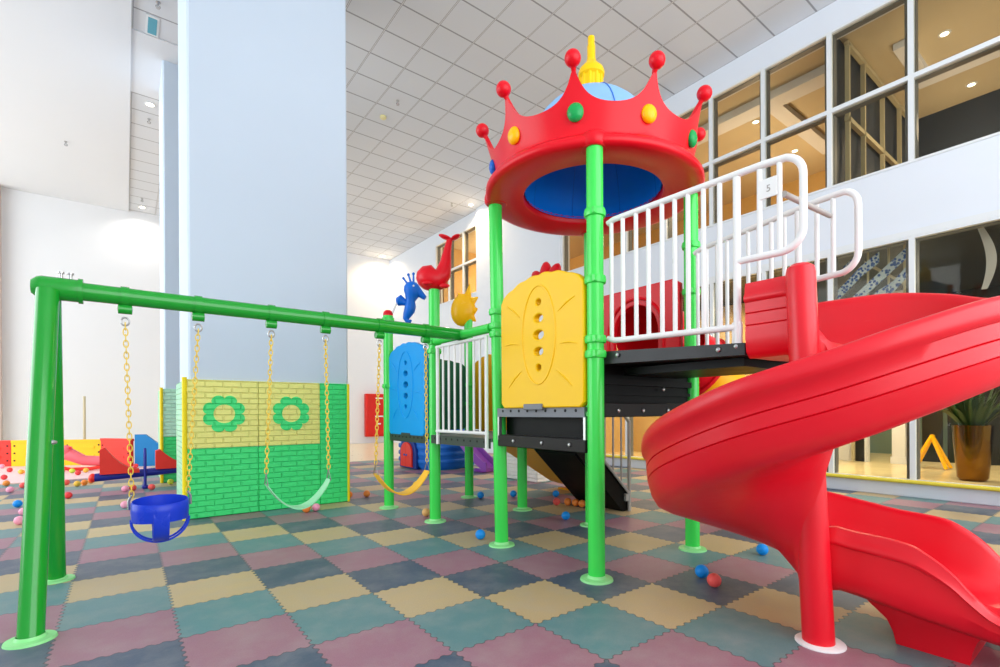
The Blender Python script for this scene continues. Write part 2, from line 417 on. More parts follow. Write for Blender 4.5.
# rooms behind the glazing, downstairs
struct('floor_lobby', MB().box((XW + 0.25, -3, 0.0), (16, 9, 0.07)), M['lobby'])
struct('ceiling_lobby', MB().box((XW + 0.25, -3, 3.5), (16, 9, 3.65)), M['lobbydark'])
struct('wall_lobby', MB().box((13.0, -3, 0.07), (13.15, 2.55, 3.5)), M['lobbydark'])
struct('wall_lobby_amber', MB().box((10.6, 4.3, 0.07), (10.75, 9, 3.5)), M['amber'])
struct('wall_lobby_end', MB().box((XW + 0.3, 8.8, 0.07), (10.6, 9, 3.5)), M['amber'])
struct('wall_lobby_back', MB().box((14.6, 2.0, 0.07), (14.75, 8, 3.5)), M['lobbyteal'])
cm = MB().box((12.0, 3.0, 0.07), (12.3, 3.22, 3.5)); cm.box((11.98, 2.98, 0.07), (12.32, 3.24, 0.2)); struct('column_lobby', cm, M['cream'])
struct('wall_lobby_side', MB().box((12.0, 3.92, 0.07), (12.1, 4.3, 3.5)), M['cream'])
dr = MB(); dr.box((12.0, 3.68, 0.07), (12.06, 3.86, 2.4)); struct('door_1', dr, M['lobbydark'])
struct('trim_5', MB().box((11.96, 3.86, 0.07), (12.1, 3.92, 2.45)), M['gold']); struct('trim_6', MB().box((11.96, 3.625, 0.07), (12.1, 3.68, 2.45)), M['framewhite'])
dr = MB(); dr.box((10.5, 5.9, 0.07), (10.59, 7.0, 2.3)); dr.box((10.45, 5.85, 0.07), (10.6, 5.9, 2.35)); dr.box((10.45, 7.0, 0.07), (10.6, 7.05, 2.35))
struct('door_2', dr, M['lobbydark'])
dr = MB(); dr.box((12.95, 2.62, 0.07), (13.0, 2.95, 3.4)); struct('door_3', dr, M['lobbydark'])
# staircase in the lobby with patterned balustrade panels
st = thing('balustrade', 'blue-dotted sloping glass balustrade panels between thin pale gold posts high behind the ground-floor glass', 'balustrade', (8.4, 2.5, 2.8))
def strip(p, x, wd, th=0.02):
    m_ = MB(); rws = []
    for (y, z) in p: rws.append([(x, y, z - wd), (x, y, z), (x + th, y, z), (x + th, y, z - wd)])
    return m_.loft(rws, True)
for k, p in enumerate(([(3.05, 2.79), (2.6, 3.226), (2.38, 3.38)], [(2.95, 2.6), (2.666, 2.85), (2.31, 3.16), (2.08, 3.36)], [(2.6, 2.68), (2.418, 2.84), (2.23, 2.94), (2.07, 3.12)], [(2.86, 3.29), (2.72, 3.40)])):
    strip(p, 8.35 + 0.03 * k, 0.15).build('balustrade_panel', M['film'], st, 0)
for y in (2.125, 2.31, 2.563): MB().box((8.5, y - 0.012, 2.3), (8.52, y + 0.012, 3.5)).build('post', M['gold'], st, 0)
strip([(2.6, 3.33), (1.96, 2.78)], 8.48, 0.05).build('handrail', M['gold'], st, 0)
sp = MB(); rws = []
for k in range(13):
    f = k / 12; y = 1.33 - 0.10 * math.sin(PI * f * 0.9); z = 3.44 - 0.78 * f; w_ = 0.03 + 0.02 * math.sin(PI * f)
    rws.append([(8.5, y - w_, z), (8.5, y + w_, z), (8.515, y + w_ - 0.01, z), (8.515, y - w_ + 0.01, z)])
o = sp.loft(rws, True).build('hanging_film', M['framewhite'], None, 50); tag(o, 'curling strip of pale protective film hanging behind the ground-floor glass', 'film strip')
# plant, sign
pl = thing('potted_plant', 'tall brass planter with dark spiky leaves inside the lobby glass', 'plant', (9.95, 1.66, 0.07))
MB().lathe([(0.02, 0.07), (0.15, 0.075), (0.185, 0.12), (0.20, 0.3), (0.235, 0.8), (0.24, 0.9), (0.225, 0.9), (0.21, 0.82), (0.02, 0.8)], (9.95, 1.66, 0), 36).build('planter', M['brass'], pl)
lf = MB()
for k in range(110):
    a = random.uniform(0, 2 * PI); L = random.uniform(0.5, 0.95); t = random.uniform(0.25, 1.2); w = random.uniform(0.015, 0.03)
    p0 = Vector((9.95 + 0.1 * math.cos(a), 1.66 + 0.1 * math.sin(a), 0.82)); d = Vector((math.cos(a), math.sin(a), 0)); sd = Vector((-math.sin(a), math.cos(a), 0)); rows = []
    for q in range(6):
        u_ = q / 5; pos = p0 + d * (L * t * u_ * 0.55) + Vector((0, 0, L * (u_ - 0.45 * t * u_ * u_)))
        ww = w * math.sin(PI * (0.12 + 0.88 * u_)) + 0.001
        rows.append([tuple(pos - sd * ww), tuple(pos + Vector((0, 0, 0.006))), tuple(pos + sd * ww), tuple(pos - Vector((0, 0, 0.003)))])
    lf.loft(rows, True)
lf.build('leaves', M['leaf'], pl)
fs = thing('floor_sign', 'yellow folding A-frame stand on the lobby floor beside the brass planter', 'sign', (11.3, 2.45, 0.07))
for sx in (-0.02, 0.3):
    MB().tube([(11.3 + sx * 0.2 + 0.06, 2.45, 0.66), (11.3 + sx, 2.23, 0.09)], 0.03, 8).build('leg', M['gemyellow'], fs)
    MB().tube([(11.3 + sx * 0.2 + 0.06, 2.45, 0.66), (11.3 + sx, 2.72, 0.09)], 0.03, 8).build('leg', M['gemyellow'], fs)
MB().tube([(11.34, 2.45, 0.66), (11.44, 2.45, 0.66)], 0.034, 8).build('hinge', M['gemyellow'], fs)

# columns
c1 = MB().box((0.53, 6.44, 0), (2.25, 7.55, H), 0.02); struct('column_1', c1, M['colwhite'], smooth=30)
c2 = MB().box((0.5, 10.15, 0), (2.15, 11.25, H), 0.02); struct('column_2', c2, M['colwhite'], smooth=30)

struct('wall_shade_left', MB().box((-2.6, -4, 0), (-2.4, 3.3, H - 0.05)), M['white'])  # unseen wall added to shade the near-left side, length set for the light

# lamps and fittings on the ceilings
def downlight(x, y, z, label, group='recessed downlights'):
    t = thing('downlight', label, 'ceiling light', (x, y, z), group)
    MB().lathe([(0.062, -0.004), (0.062, -0.012), (0.085, -0.012), (0.088, 0.0), (0.062, 0.0)], (x, y, z), 20, caps=False).build('trim_ring', M['framewhite'], t)
    MB().lathe([(0.0, -0.003), (0.061, -0.003), (0.061, -0.006), (0.0, -0.006)], (x, y, z), 20).build('lens', M['lamp'], t)
    l = bpy.data.lights.new('downlight_lamp', 'SPOT'); l.energy = 300 if x > 3 else 70; l.color = (1.0, 0.74, 0.46) if x > 3 else (1.0, 0.95, 0.88); l.spot_size = R(150); l.spot_blend = 0.8; l.shadow_soft_size = 0.06
    lo = bpy.data.objects.new('downlight_lamp', l); COL.objects.link(lo); lo.location = (x, y, z - 0.03)
    return t
for x, y, lb in ((7.67, 11.94, 'ceiling downlight beside the white pilaster, behind the crown roof'), (7.6, 17.9, 'ceiling downlight above the far right corner of the hall'),
                 (0.385, 11.8, 'ceiling downlight just beyond the plaster strip, beside the rear column'), (0.39, 17.8, 'ceiling downlight at the far end of the tile strip beside the plaster ceiling')):
    downlight(x, y, H, lb)
def sprinkler(x, y, z, lb):
    t = thing('sprinkler', lb, 'sprinkler', (x, y, z), 'ceiling sprinklers')
    MB().lathe([(0.03, 0), (0.03, -0.012), (0.012, -0.016), (0.012, -0.06), (0.0, -0.06)], (x, y, z), 14).build('body', M['steel'], t)
    MB().lathe([(0.0, -0.085), (0.026, -0.085), (0.026, -0.09), (0.0, -0.09)], (x, y, z), 14).build('deflector', M['steel'], t)
    MB().tube([(x - 0.02, y, z - 0.05), (x - 0.028, y, z - 0.07), (x, y, z - 0.087), (x + 0.028, y, z - 0.07), (x + 0.02, y, z - 0.05)], 0.005, 6).build('yoke', M['framegrey'], t)
for x, y, z, lb in ((-0.977, 14.4, H - 0.05, 'small sprinkler on the white plaster ceiling'), (0.385, 8.8, H, 'small sprinkler between the two white columns'),
                    (0.388, 12.4, H, 'small sprinkler beside the first downlight beyond the plaster strip'), (0.374, 17.1, H, 'small sprinkler by the farthest downlight of the tile strip'),
                    (4.034, 8.8, H, 'small sprinkler on the tiled ceiling next to the smoke detector'), (5.15, 3.55, H, 'small sprinkler above the crown roof near the window wall'), (7.2, 12.2, H, 'small sprinkler next to the downlight by the pilaster')):
    sprinkler(x, y, z, lb)
o = MB().lathe([(0.06, 0), (0.065, -0.03), (0.05, -0.05), (0.02, -0.058), (0.0, -0.058)], (4.02, 9.45, H), 20).build('smoke_detector', M['gemyellow'])
o.data.materials[0] = plastic('detector_ivory', rgb(226, 216, 160), 0.5)
tag(o, 'round ivory smoke detector on the tiled ceiling', 'smoke detector')
hb = thing('ceiling_hatch', 'small teal hatch with white frame on the ceiling between the columns', 'hatch', (0.35, 9.3, H))
MB().box((0.26, 9.15, H - 0.012), (0.42, 9.62, H)).build('frame', M['framewhite'], hb, 0)
MB().box((0.285, 9.19, H - 0.016), (0.395, 9.58, H - 0.012)).build('panel', M['hatch'], hb, 0)

# fire cabinet on the far wall
fc = thing('mounted_fire_cabinet', 'tall red fire hose cabinet on the far cream wall', 'cabinet', (7.35, YF - 0.12, 0.25))
MB().box((6.98, YF - 0.24, 0.25), (7.72, YF - 0.004, 1.85), 0.02).build('body', M['signred'], fc)
MB().box((7.03, YF - 0.26, 0.31), (7.69, YF - 0.24, 1.8)).build('door', M['signred'], fc, 0)
for z, x0, x1 in ((1.66, 7.32, 7.6), (1.44, 7.36, 7.5), (0.98, 7.3, 7.62), (0.7, 7.38, 7.52)): MB().box((x0, YF - 0.264, z), (x1, YF - 0.26, z + 0.05)).build('lettering', M['whitepaint'], fc, 0)
o = MB().tube([(7.63, YF - 0.27, 0.95), (7.63, YF - 0.3, 1.0), (7.63, YF - 0.3, 1.12), (7.63, YF - 0.27, 1.17)], 0.012, 8).build('handle', M['steel'], fc)

# ================================================================ FOAM PADS
def pad(x0, x1, yf, h_, label, depth, flowers, upper='padyellow'):
    t = thing('foam_wall_pad', label, 'wall pad', ((x0 + x1) / 2, yf, 0))
    xs = [x0, x0 + 0.70, x0 + 1.385, x1]
    for i, (a, b) in enumerate(zip(xs[:-1], xs[1:])):
        if i < 2:
            MB().box((a + 0.002, yf, 0.002), (b - 0.002, yf + 0.035, 0.755), 0.006).build('foam_panel', M['padgreen'], t, 30, 'green brick-embossed foam panel')
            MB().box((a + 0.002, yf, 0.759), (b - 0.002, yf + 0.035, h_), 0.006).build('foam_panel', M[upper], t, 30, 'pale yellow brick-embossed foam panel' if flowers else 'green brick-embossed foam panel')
        else:
            MB().box((a + 0.002, yf, 0.002), (b - 0.002, yf + 0.035, h_), 0.006).build('foam_panel', M['padgreen'], t, 30, 'green brick-embossed foam panel')
    MB().box((x0 - 0.005, yf + 0.035, 0.002), (x0 + 0.028, yf + depth, h_), 0.006).build('side_panel', M['padsidelit'], t, 30)
    MB().box((x1 - 0.008, yf + 0.035, 0.002), (x1 + 0.01, yf + depth, h_), 0.006).build('side_panel', M['padsidelit'], t, 30)
    MB().tube([(x0 - 0.01, yf - 0.002, 0), (x0 - 0.01, yf - 0.002, h_ + 0.02)], 0.024, 10).build('corner_guard', M['guard'], t)
    MB().tube([(x1 + 0.01, yf + 0.005, 0), (x1 + 0.01, yf + 0.005, h_)], 0.016, 10).build('corner_guard', M['guard'], t)
    if flowers:
        for cx_, r_ in ((0.858, 0.205), (1.553, 0.205)):
            out = []
            for k in range(128):
                a = 2 * PI * k / 128; q = abs(math.sin(4 * a)); rr = r_ * (0.80 + 0.23 * q ** 0.55)
                out.append((rr * math.cos(a), rr * math.sin(a)))
            hole = [(0.105 * math.cos(2 * PI * k / 40), 0.105 * math.sin(2 * PI * k / 40)) for k in range(40)]
            curve_fill('flower_motif', out, [hole], 0.006, M['padgreen'], t, lambda a, b, c, cx_=cx_: Vector((cx_ + a, yf - 0.003 - c, 1.132 + b)), 0.001, 'green flower-shaped foam inlay')
    return t
pad(0.50, 2.225, 6.40, 1.505, 'green and yellow brick-pattern foam pad with two flowers wrapping the big front column', 1.18, True)
pad(0.47, 2.17, 10.11, 1.55, 'pale green foam pad wrapping the rear column behind the seesaw', 1.18, False, 'padlit')

# ================================================================ PLAY TOWER
PT = thing('play_tower', 'climbing tower of green posts with decks, yellow and blue panels and white railings', 'playset', (3.06, 4.0, 0))
PX0, PX1 = 2.49, 3.63; YA, YB, YE, YG = 2.34, 3.475, 4.64, 5.67
PR = 0.057
def pole(x, y, top, collars, lean=(0, 0)):
    p = MB().tube([(x, y, 0.0), (x + lean[0], y + lean[1], top)], PR, 24).build('pole', M['green'], PT)
    MB().lathe([(PR, 0.035), (0.066, 0.018), (0.108, 0.013), (0.112, 0.0), (PR, 0.0)], (x, y, 0), 28, caps=False).build('base_flange', M['flange'], p)
    for z in collars:
        if z == collars[0]: x0_, y0_ = x, y
        x, y = x0_ + lean[0] * z / top, y0_ + lean[1] * z / top
        c = MB().lathe([(PR, -0.028), (0.07, -0.024), (0.075, 0.0), (0.07, 0.024), (PR, 0.028)], (x, y, z), 28, caps=False)
        for a in (0.7, 3.84): c.box((x + 0.07 * math.cos(a) - 0.012, y + 0.07 * math.sin(a) - 0.012, z - 0.02), (x + 0.07 * math.cos(a) + 0.012, y + 0.07 * math.sin(a) + 0.012, z + 0.02))
        c.build('collar', M['green'], p)
    return p
pole(2.482, 2.327, 2.97, [2.47, 2.02, 1.62, 1.52]); pole(2.505, 3.445, 2.97, [1.99, 1.87, 1.80], (-0.012, 0.055)); pole(3.635, YA, 2.97, [2.49, 2.11]); pole(PX1, YB, 2.97, [1.8])
pole(2.515, 4.63, 2.41, [1.93, 1.86, 1.77]); pole(2.455, 5.655, 2.30, [2.24, 1.45]); pole(3.60, 4.54, 2.41, [1.6]); pole(3.585, 5.66, 2.41, [1.5, 1.25])

def deck(y0, y1, z, mat, edgemat, x0=PX0, x1=PX1, edge_lo=None):
    d = MB().box((x0 - 0.03, y0 + 0.06, z - 0.03), (x1 + 0.03, y1 - 0.06, z), 0.004); d.box((x0 + 0.06, y0 + 0.005, z - 0.03), (x1 - 0.06, y1 - 0.005, z - 0.004))
    d.build('deck', mat, PT, 20)
    lo = edge_lo or z - 0.085
    e = MB().box((x0 - 0.045, y0 + 0.06, lo), (x0 - 0.03, y1 - 0.06, z)).build('deck_edge', edgemat, PT, 0)
    n = 9
    for k in range(n):
        y = y0 + 0.14 + (y1 - y0 - 0.28) * k / (n - 1)
        MB().lathe([(0.011, -0.048), (0.011, -0.04)], (x0, y, (lo + z) / 2 + 0.012), 10, axis=(1, 0, 0)).build('bolt_hole', M['dark'], e)
    MB().box((x1 + 0.03, y0 + 0.06, lo), (x1 + 0.045, y1 - 0.06, z)).build('deck_edge', edgemat, PT, 0)
deck(YB, YE, 0.905, M['deckgrey'], M['deckdark']); deck(YE, YG, 0.895, M['deckgrey'], M['deckdark']); deck(YA, YB, 1.165, M['deckgrey'], M['deckgrey'], edge_lo=1.095)
MB().box((PX0 + 0.06, YE - 0.015, 0.8), (PX1 - 0.06, YE + 0.015, 0.89)).build('deck_edge', M['deckdark'], PT, 0)
MB().box((PX0 + 0.06, YG - 0.015, 0.8), (PX1 - 0.06, YG + 0.015, 0.89)).build('deck_edge', M['deckdark'], PT, 0)
# black riser and beam below the front deck
MB().box((PX0 + 0.06, YA + 0.05, 0.945), (PX0 + 0.09, YB - 0.05, 1.10)).build('riser', M['black'], PT, 0)
bm_ = MB().box((PX0 - 0.04, YA + 0.055, 0.85), (PX0 + 0.06, YB - 0.055, 0.945), 0.006).build('beam', M['brownblack'], PT, 20)
def bolts(pts, ax, parent):
    for p in pts: MB().lathe([(0.014, 0), (0.014, 0.008), (0.008, 0.013), (0.0, 0.014)], p, 12, axis=ax).build('bolt', M['steel'], parent)
bolts([(PX0 - 0.04, y, 0.90) for y in (2.55, 2.85, 3.2)], (-1, 0, 0), bm_)
MB().box((PX0 - 0.04, YA + 0.055, 0.94), (PX0 - 0.01, YA + 0.075, 1.10)).build('bracket', M['steel'], PT, 0)
MB().box((PX0 - 0.04, YB - 0.075, 0.90), (PX0 - 0.01, YB - 0.055, 1.10)).build('bracket', M['steel'], PT, 0)
bm_ = MB().box((PX0 + 0.05, YA - 0.04, 1.095), (PX1 - 0.05, YA + 0.05, 1.195), 0.006).build('beam', M['brownblack'], PT, 20)
bolts([(x, YA - 0.04, 1.14) for x in (2.68, 2.95, 3.25)], (0, -1, 0), bm_)
rb = MB()
rb.box((PX0 + 0.05, YA + 0.0, 1.195), (PX1 - 0.05, YA + 0.03, 1.47)); rb.box((PX0 + 0.05, YA - 0.035, 1.32), (PX1 - 0.05, YA, 1.365)); rb.box((PX0 + 0.05, YA - 0.02, 1.25), (PX1 - 0.05, YA, 1.275))
rr_ = rb.build('riser', M['black'], PT, 0)
bolts([(3.2, YA - 0.035, 1.3)], (0, -1, 0), rr_)
MB().box((PX0 + 0.05, YA + 0.03, 1.46), (PX1 - 0.05, YB - 0.4, 1.53)).build('step_deck', M['bridge'], PT, 0)
# bridge out to the slide
br_ = MB()
br_.loft([[(2.53, YA - 0.04, 1.455), (3.60, YA - 0.04, 1.455), (3.60, YA - 0.04, 1.54), (2.53, YA - 0.04, 1.54)], [(2.605, 1.355, 1.435), (3.40, 1.355, 1.435), (3.40, 1.355, 1.50), (2.605, 1.355, 1.50)]])
bd = br_.build('bridge_deck', M['bridge'], PT, 0)
bolts([(2.535, 2.18, 1.505), (2.594, 1.5, 1.475)], (-1, 0, 0), bd)

MB().box((2.72, 1.42, 1.385), (3.35, YA - 0.06, 1.434)).build('bridge_frame', M['black'], PT, 0)
# railings
def railing(A, B, name_label, ys):
    r = 0.019; g = MB()
    X = lambda y: A[0] + (B[0] - A[0]) * (A[1] - y) / (A[1] - B[1])
    y_far = A[1]
    loop = [(y_far, 2.395), (y_far - 0.05, 2.41), (y_far - 0.12, 2.412), (1.8, 2.42), (1.27, 2.432)]
    cy, rad = B[1] + 0.105, 0.105
    for k in range(1, 7):
        a = PI / 2 + (PI / 2) * k / 6; loop.append((cy + rad * math.cos(a), 2.325 + rad * math.sin(a)))
    for k in range(0, 7):
        a = PI + (PI / 2) * k / 6; loop.append((cy + rad * math.cos(a), 2.055 + rad * math.sin(a)))
    loop += [(1.27, 1.95), (1.405, 1.95)]
    g.tube([(X(y), y, z) for y, z in loop], r, 12)
    rl = g.build('railing', M['whitepaint'], PT, label=name_label)
    MB().tube([(X(y), y, z) for y, z in ((y_far, 1.625), (y_far - 0.05, 1.608), (y_far - 0.12, 1.605), (1.405, 1.592))], r, 12).build('bottom_rail', M['whitepaint'], rl)
    for y in ys:
        lo = 1.592 + (y - 1.405) * 0.016 if y > 1.41 else 1.95
        MB().tube([(X(y), y, lo), (X(y), y, 2.41)], 0.014, 10).build('baluster', M['whitepaint'], rl)
    x = X(1.405)
    e = MB().tube([(x, 1.405, 1.50), (x, 1.405, 2.41)], 0.02, 12); e.box((x - 0.012, 1.378, 1.46), (x + 0.012, 1.434, 1.62), 0.006)
    e.build('end_post', M['whitepaint'], rl)
    bolts([(x - 0.012, 1.405, 1.485)], (-1, 0, 0), rl)
    return rl
YS = [2.235, 2.145, 2.045, 1.955, 1.86, 1.775, 1.69, 1.595, 1.50, 1.285, 1.186]
rl = railing((2.54, 2.265), (2.655, 1.075), 'white tubular railing on the camera side of the bridge', YS)
sg = MB().box((2.622, 1.19, 2.245), (2.630, 1.282, 2.345)).build('number_plate', M['whitepaint'], rl, 0)
tx = bpy.data.curves.new('numeral', 'FONT'); tx.body = '5'; tx.size = 0.05; tx.extrude = 0.001; tx.align_x = 'CENTER'; tx.align_y = 'CENTER'
to = bpy.data.objects.new('numeral', tx); COL.objects.link(to); bpy.context.view_layer.update()
me = bpy.data.meshes.new_from_object(to.evaluated_get(bpy.context.evaluated_depsgraph_get())); COL.objects.unlink(to); bpy.data.objects.remove(to)
nm = MB(); nm.v = [(2.621 - v.co.z, 1.232 - v.co.x, 2.29 + v.co.y) for v in me.vertices]; nm.f = [tuple(p.vertices) for p in me.polygons]
nm.build('numeral', M['greybar'], sg, 0)
railing((3.57, 2.265), (3.315, 1.045), 'white tubular railing on the window side of the bridge', YS)
MB().tube([(2.645, 1.165, 2.245), (3.33, 1.20, 2.31)], 0.016, 10).build('grab_bar', M['greybar'], PT)

# white fence between the two left towers
fe = MB(); xf = PX0 - 0.055
fe.tube([(xf, 4.44, 1.785), (xf, 3.55, 1.785)], 0.016, 10)
fn = fe.build('fence', M['whitepaint'], PT, label='white barred fence panel')
MB().tube([(xf, 4.44, 0.95), (xf, 3.55, 0.95)], 0.016, 10).build('bottom_rail', M['whitepaint'], fn)
for k, y in enumerate([4.42, 4.31, 4.20, 4.09, 3.98, 3.87, 3.76, 3.66, 3.56]):
    end = k in (0, 8)
    MB().tube([(xf, y, 0.82 if end else 0.95), (xf, y, 1.79)], 0.017 if end else 0.011, 10).build('baluster', M['whitepaint'], fn)

# moulded panels (arched top, oval rib, five finger holes)
def panel(yc, half, z0, zs, zt, mat, x, sgn=1, holes=True, axis='Y', name='panel', label=None, parent=PT):
    """zs shoulder height, zt crest height; stands in the plane x"""
    out = [(-half, z0 + 0.03), (-half + 0.03, z0), (half - 0.03, z0), (half, z0 + 0.03)]
    n = 26
    for k in range(n + 1):
        a = half - 2 * half * k / n; q = abs(a) / half
        z = zs + (zt - zs) * (1 - q ** 2.2) + 0.012 * abs(math.sin(k * PI / 4.3))
        if k in (0, n): z -= 0.02
        out.append((a, z))
    hs = []
    hh = [(0.265, 0.040, 0.034), (0.145, 0.062, 0.041), (0.02, 0.070, 0.045), (-0.105, 0.062, 0.041), (-0.225, 0.038, 0.034)]
    zc = z0 + (zt - z0) * 0.53
    if holes:
        for dz, ra, rb_ in hh:
            hs.append([(ra * math.cos(2 * PI * k / 20), zc + dz + rb_ * math.sin(2 * PI * k / 20)) for k in range(20)])
    pl_ = (lambda a, b, c: Vector((x + c, yc + a, b))) if axis == 'Y' else (lambda a, b, c: Vector((yc + a, x + c, b)))
    p = curve_fill(name, out, hs, 0.06, mat, parent, pl_, 0.010, label)
    if holes:
        rl_ = MB()
        for f in (-1, 1):
            P3 = lambda a, b: tuple(pl_(a, b, f * 0.0305))
            rl_.tube([P3(0.20 * math.cos(2 * PI * k / 40) * 0.95, zc + 0.02 + 0.37 * math.sin(2 * PI * k / 40)) for k in range(40)], 0.0075, 6, closed=True)
            for (a0, b0, a1, b1) in ((0.22, 0.18, half - 0.07, 0.30), (0.24, -0.03, half - 0.05, -0.02), (0.2, -0.24, half - 0.1, -0.36), (-0.22, 0.16, -half + 0.07, 0.24), (-0.24, -0.07, -half + 0.05, -0.09), (-0.2, -0.26, -half + 0.1, -0.38)):
                rl_.tube([P3(a0, zc + b0), P3((a0 + a1) / 2, zc + (b0 + b1) / 2 + 0.01), P3(a1, zc + b1)], [0.003, 0.007, 0.003], 6)
        rl_.build('raised_rib', mat, p)
    return p
yp = panel(2.852, 0.462, 1.175, 2.03, 2.15, M['yellow'], PX0 - 0.04, name='panel', label='yellow moulded panel with five finger holes')
MB().box((PX0 - 0.085, 2.80, 1.15), (PX0 - 0.068, 3.02, 1.195), 0.006).build('bracket', M['deckgrey'], yp, 20)
bp_ = panel(5.165, 0.43, 0.895, 1.80, 1.895, M['panelblue'], PX0 - 0.02, label='blue moulded panel with five finger holes')
MB().box((PX0 - 0.055, 5.05, 0.87), (PX0 - 0.03, 5.28, 0.91), 0.006).build('bracket', M['deckdark'], bp_, 20)
panel(3.06, 0.46, 0.92, 1.74, 1.80, M['darkgreen'], YG, axis='X', holes=False, label='dark green panel')
panel(5.155, 0.42, 0.92, 1.74, 1.85, M['orange'], PX1, holes=False, label='amber panel at the head of the straight slide')
# red arched entry panel of the tube slide
ao = [(-0.46, 1.60), (0.46, 1.60), (0.46, 2.20), (0.40, 2.24), (-0.40, 2.24), (-0.46, 2.20)]
ah = [(-0.26, 1.66), (0.26, 1.66), (0.26, 1.84)] + [(0.26 * math.cos(PI * k / 16), 1.84 + 0.26 * math.sin(PI * k / 16)) for k in range(1, 16)] + [(-0.26, 1.84)]
ap = curve_fill('panel', ao, [ah], 0.05, M['red'], PT, lambda a, b, c: Vector((PX1 + c, 2.9 + a, b)), 0.01, 'red panel with an arched opening')
MB().tube([(PX1 - 0.03, 2.9 + 0.31, 1.64), (PX1 - 0.03, 2.9 + 0.31, 1.84)] + [(PX1 - 0.03, 2.9 + 0.31 * math.cos(PI * k / 16), 1.84 + 0.31 * math.sin(PI * k / 16)) for k in range(1, 16)] + [(PX1 - 0.03, 2.9 - 0.31, 1.84), (PX1 - 0.03, 2.9 - 0.31, 1.64)], 0.014, 8).build('raised_rib', M['red'], ap)

# stairs at the back
sx0, sx1, sy0, sy1 = 3.68, 4.49, 3.74, 4.40
for y in (sy0, sy1):
    MB().prism([(sx0, 0.92), (sx0 + 0.1, 0.92), (sx1, 0.24), (sx1, 0.0), (sx1 - 0.08, 0.0), (sx0, 0.70)], lambda a, b: (a, y - 0.015, b), lambda a, b: (a, y + 0.015, b)).build('stringer', M['black'], PT, 0)
for k in range(4):
    xx = sx0 + 0.03 + 0.19 * k; z = 0.72 - 0.18 * k
    MB().box((xx, sy0 + 0.015, z - 0.03), (xx + 0.21, sy1 - 0.015, z)).box((xx, sy0 + 0.015, z - 0.03), (xx + 0.015, sy1 - 0.015, min(0.88, z + 0.15))).build('stair_tread', M['black'], PT, 0)
MB().prism([(sx0, 0.70), (sx1 - 0.06, 0.0), (sx1 - 0.08, 0.0), (sx0, 0.68)], lambda a, b: (a, sy0 + 0.015, b), lambda a, b: (a, sy1 - 0.015, b)).build('stair_soffit', M['black'], PT, 0)
for y in (sy0 - 0.04, sy1 + 0.04):
    sr = MB().tube([(sx0, y, 1.70), (sx1, y, 1.02)], 0.02, 10); sr.tube([(sx1, y, 0.0), (sx1, y, 1.03)], 0.02, 10); sr.tube([(sx0, y, 0.98), (sx1, y, 0.20)], 0.016, 10)
    sr.box((sx1 - 0.06, y - 0.008, 0.12), (sx1, y + 0.03, 0.2))
    s_ = sr.build('stair_railing', M['greybar'], PT)
    for k in range(1, 6):
        f = k / 6.0; MB().tube([(sx0 + (sx1 - sx0) * f, y, 0.98 - 0.78 * f), (sx0 + (sx1 - sx0) * f, y, 1.70 - 0.68 * f)], 0.011, 8).build('baluster', M['greybar'], s_)

# animals and knobs on the post tops
RX, RY = 0.783, -0.622       # a horizontal direction across the towers
def loc3(x, y, a, z, d=0.0): return (x + RX * a + 0.622 * d, y + RY * a + 0.783 * d, z)
ROT = Matrix(((RX, 0.622, 0), (RY, 0.783, 0), (0, 0, 1)))
x, y = 2.515, 4.63
w = MB()
w.tube([loc3(x, y, a, z) for a, z in ((-0.185, 2.53), (-0.165, 2.53), (-0.11, 2.535), (-0.03, 2.53), (0.05, 2.525), (0.095, 2.58), (0.12, 2.68), (0.135, 2.78), (0.15, 2.87), (0.165, 2.93))],
       [0.01, 0.07, 0.118, 0.135, 0.115, 0.085, 0.062, 0.045, 0.034, 0.03], 18)
wh = w.build('whale_topper', M['red'], PT, 60, 'red whale figure with upraised tail')
f_ = MB(); f_.ell(loc3(x, y, 0.12, 2.955), (0.075, 0.05, 0.022), 14, 8, ROT @ Matrix.Rotation(R(-20), 3, 'Y').inverted()); f_.ell(loc3(x, y, 0.225, 2.955), (0.055, 0.05, 0.022), 14, 8, ROT @ Matrix.Rotation(R(-28), 3, 'Y'))
f_.build('tail_fluke', M['red'], wh)
MB().ell(loc3(x, y, -0.05, 2.45, -0.11), (0.055, 0.03, 0.02), 12, 8, ROT).build('flipper', M['red'], wh)
MB().ell(loc3(x, y, 0.12, 2.43, -0.08), (0.055, 0.03, 0.025), 12, 8, ROT).build('flipper', M['red'], wh)
# seahorse held beside its post by a rod
x, y = 2.455, 5.655
MB().lathe([(0.0, 2.36), (0.03, 2.355), (0.052, 2.335), (0.058, 2.31), (0.058, 2.29), (0.0, 2.29)], (x, y, 0), 20).build('post_cap', M['red'], PT, label='red cap')
hs_ = MB()
hs_.tube([loc3(x, y, a, z) for a, z in ((0.285, 2.695), (0.285, 2.68), (0.285, 2.64), (0.288, 2.59), (0.285, 2.53), (0.268, 2.47), (0.268, 2.41), (0.255, 2.35), (0.228, 2.30), (0.215, 2.255), (0.232, 2.225), (0.262, 2.222), (0.278, 2.24))],
        [0.02, 0.06, 0.092, 0.10, 0.082, 0.055, 0.066, 0.064, 0.05, 0.038, 0.028, 0.02, 0.01], 16)
hs_.tube([loc3(x, y, a, z) for a, z in ((0.33, 2.59), (0.385, 2.55), (0.43, 2.51), (0.445, 2.50))], [0.07, 0.045, 0.03, 0.026], 12)
ho = hs_.build('seahorse_topper', M['horseblue'], PT, 60, 'blue seahorse figure with a crown of spines')
sp_ = MB()
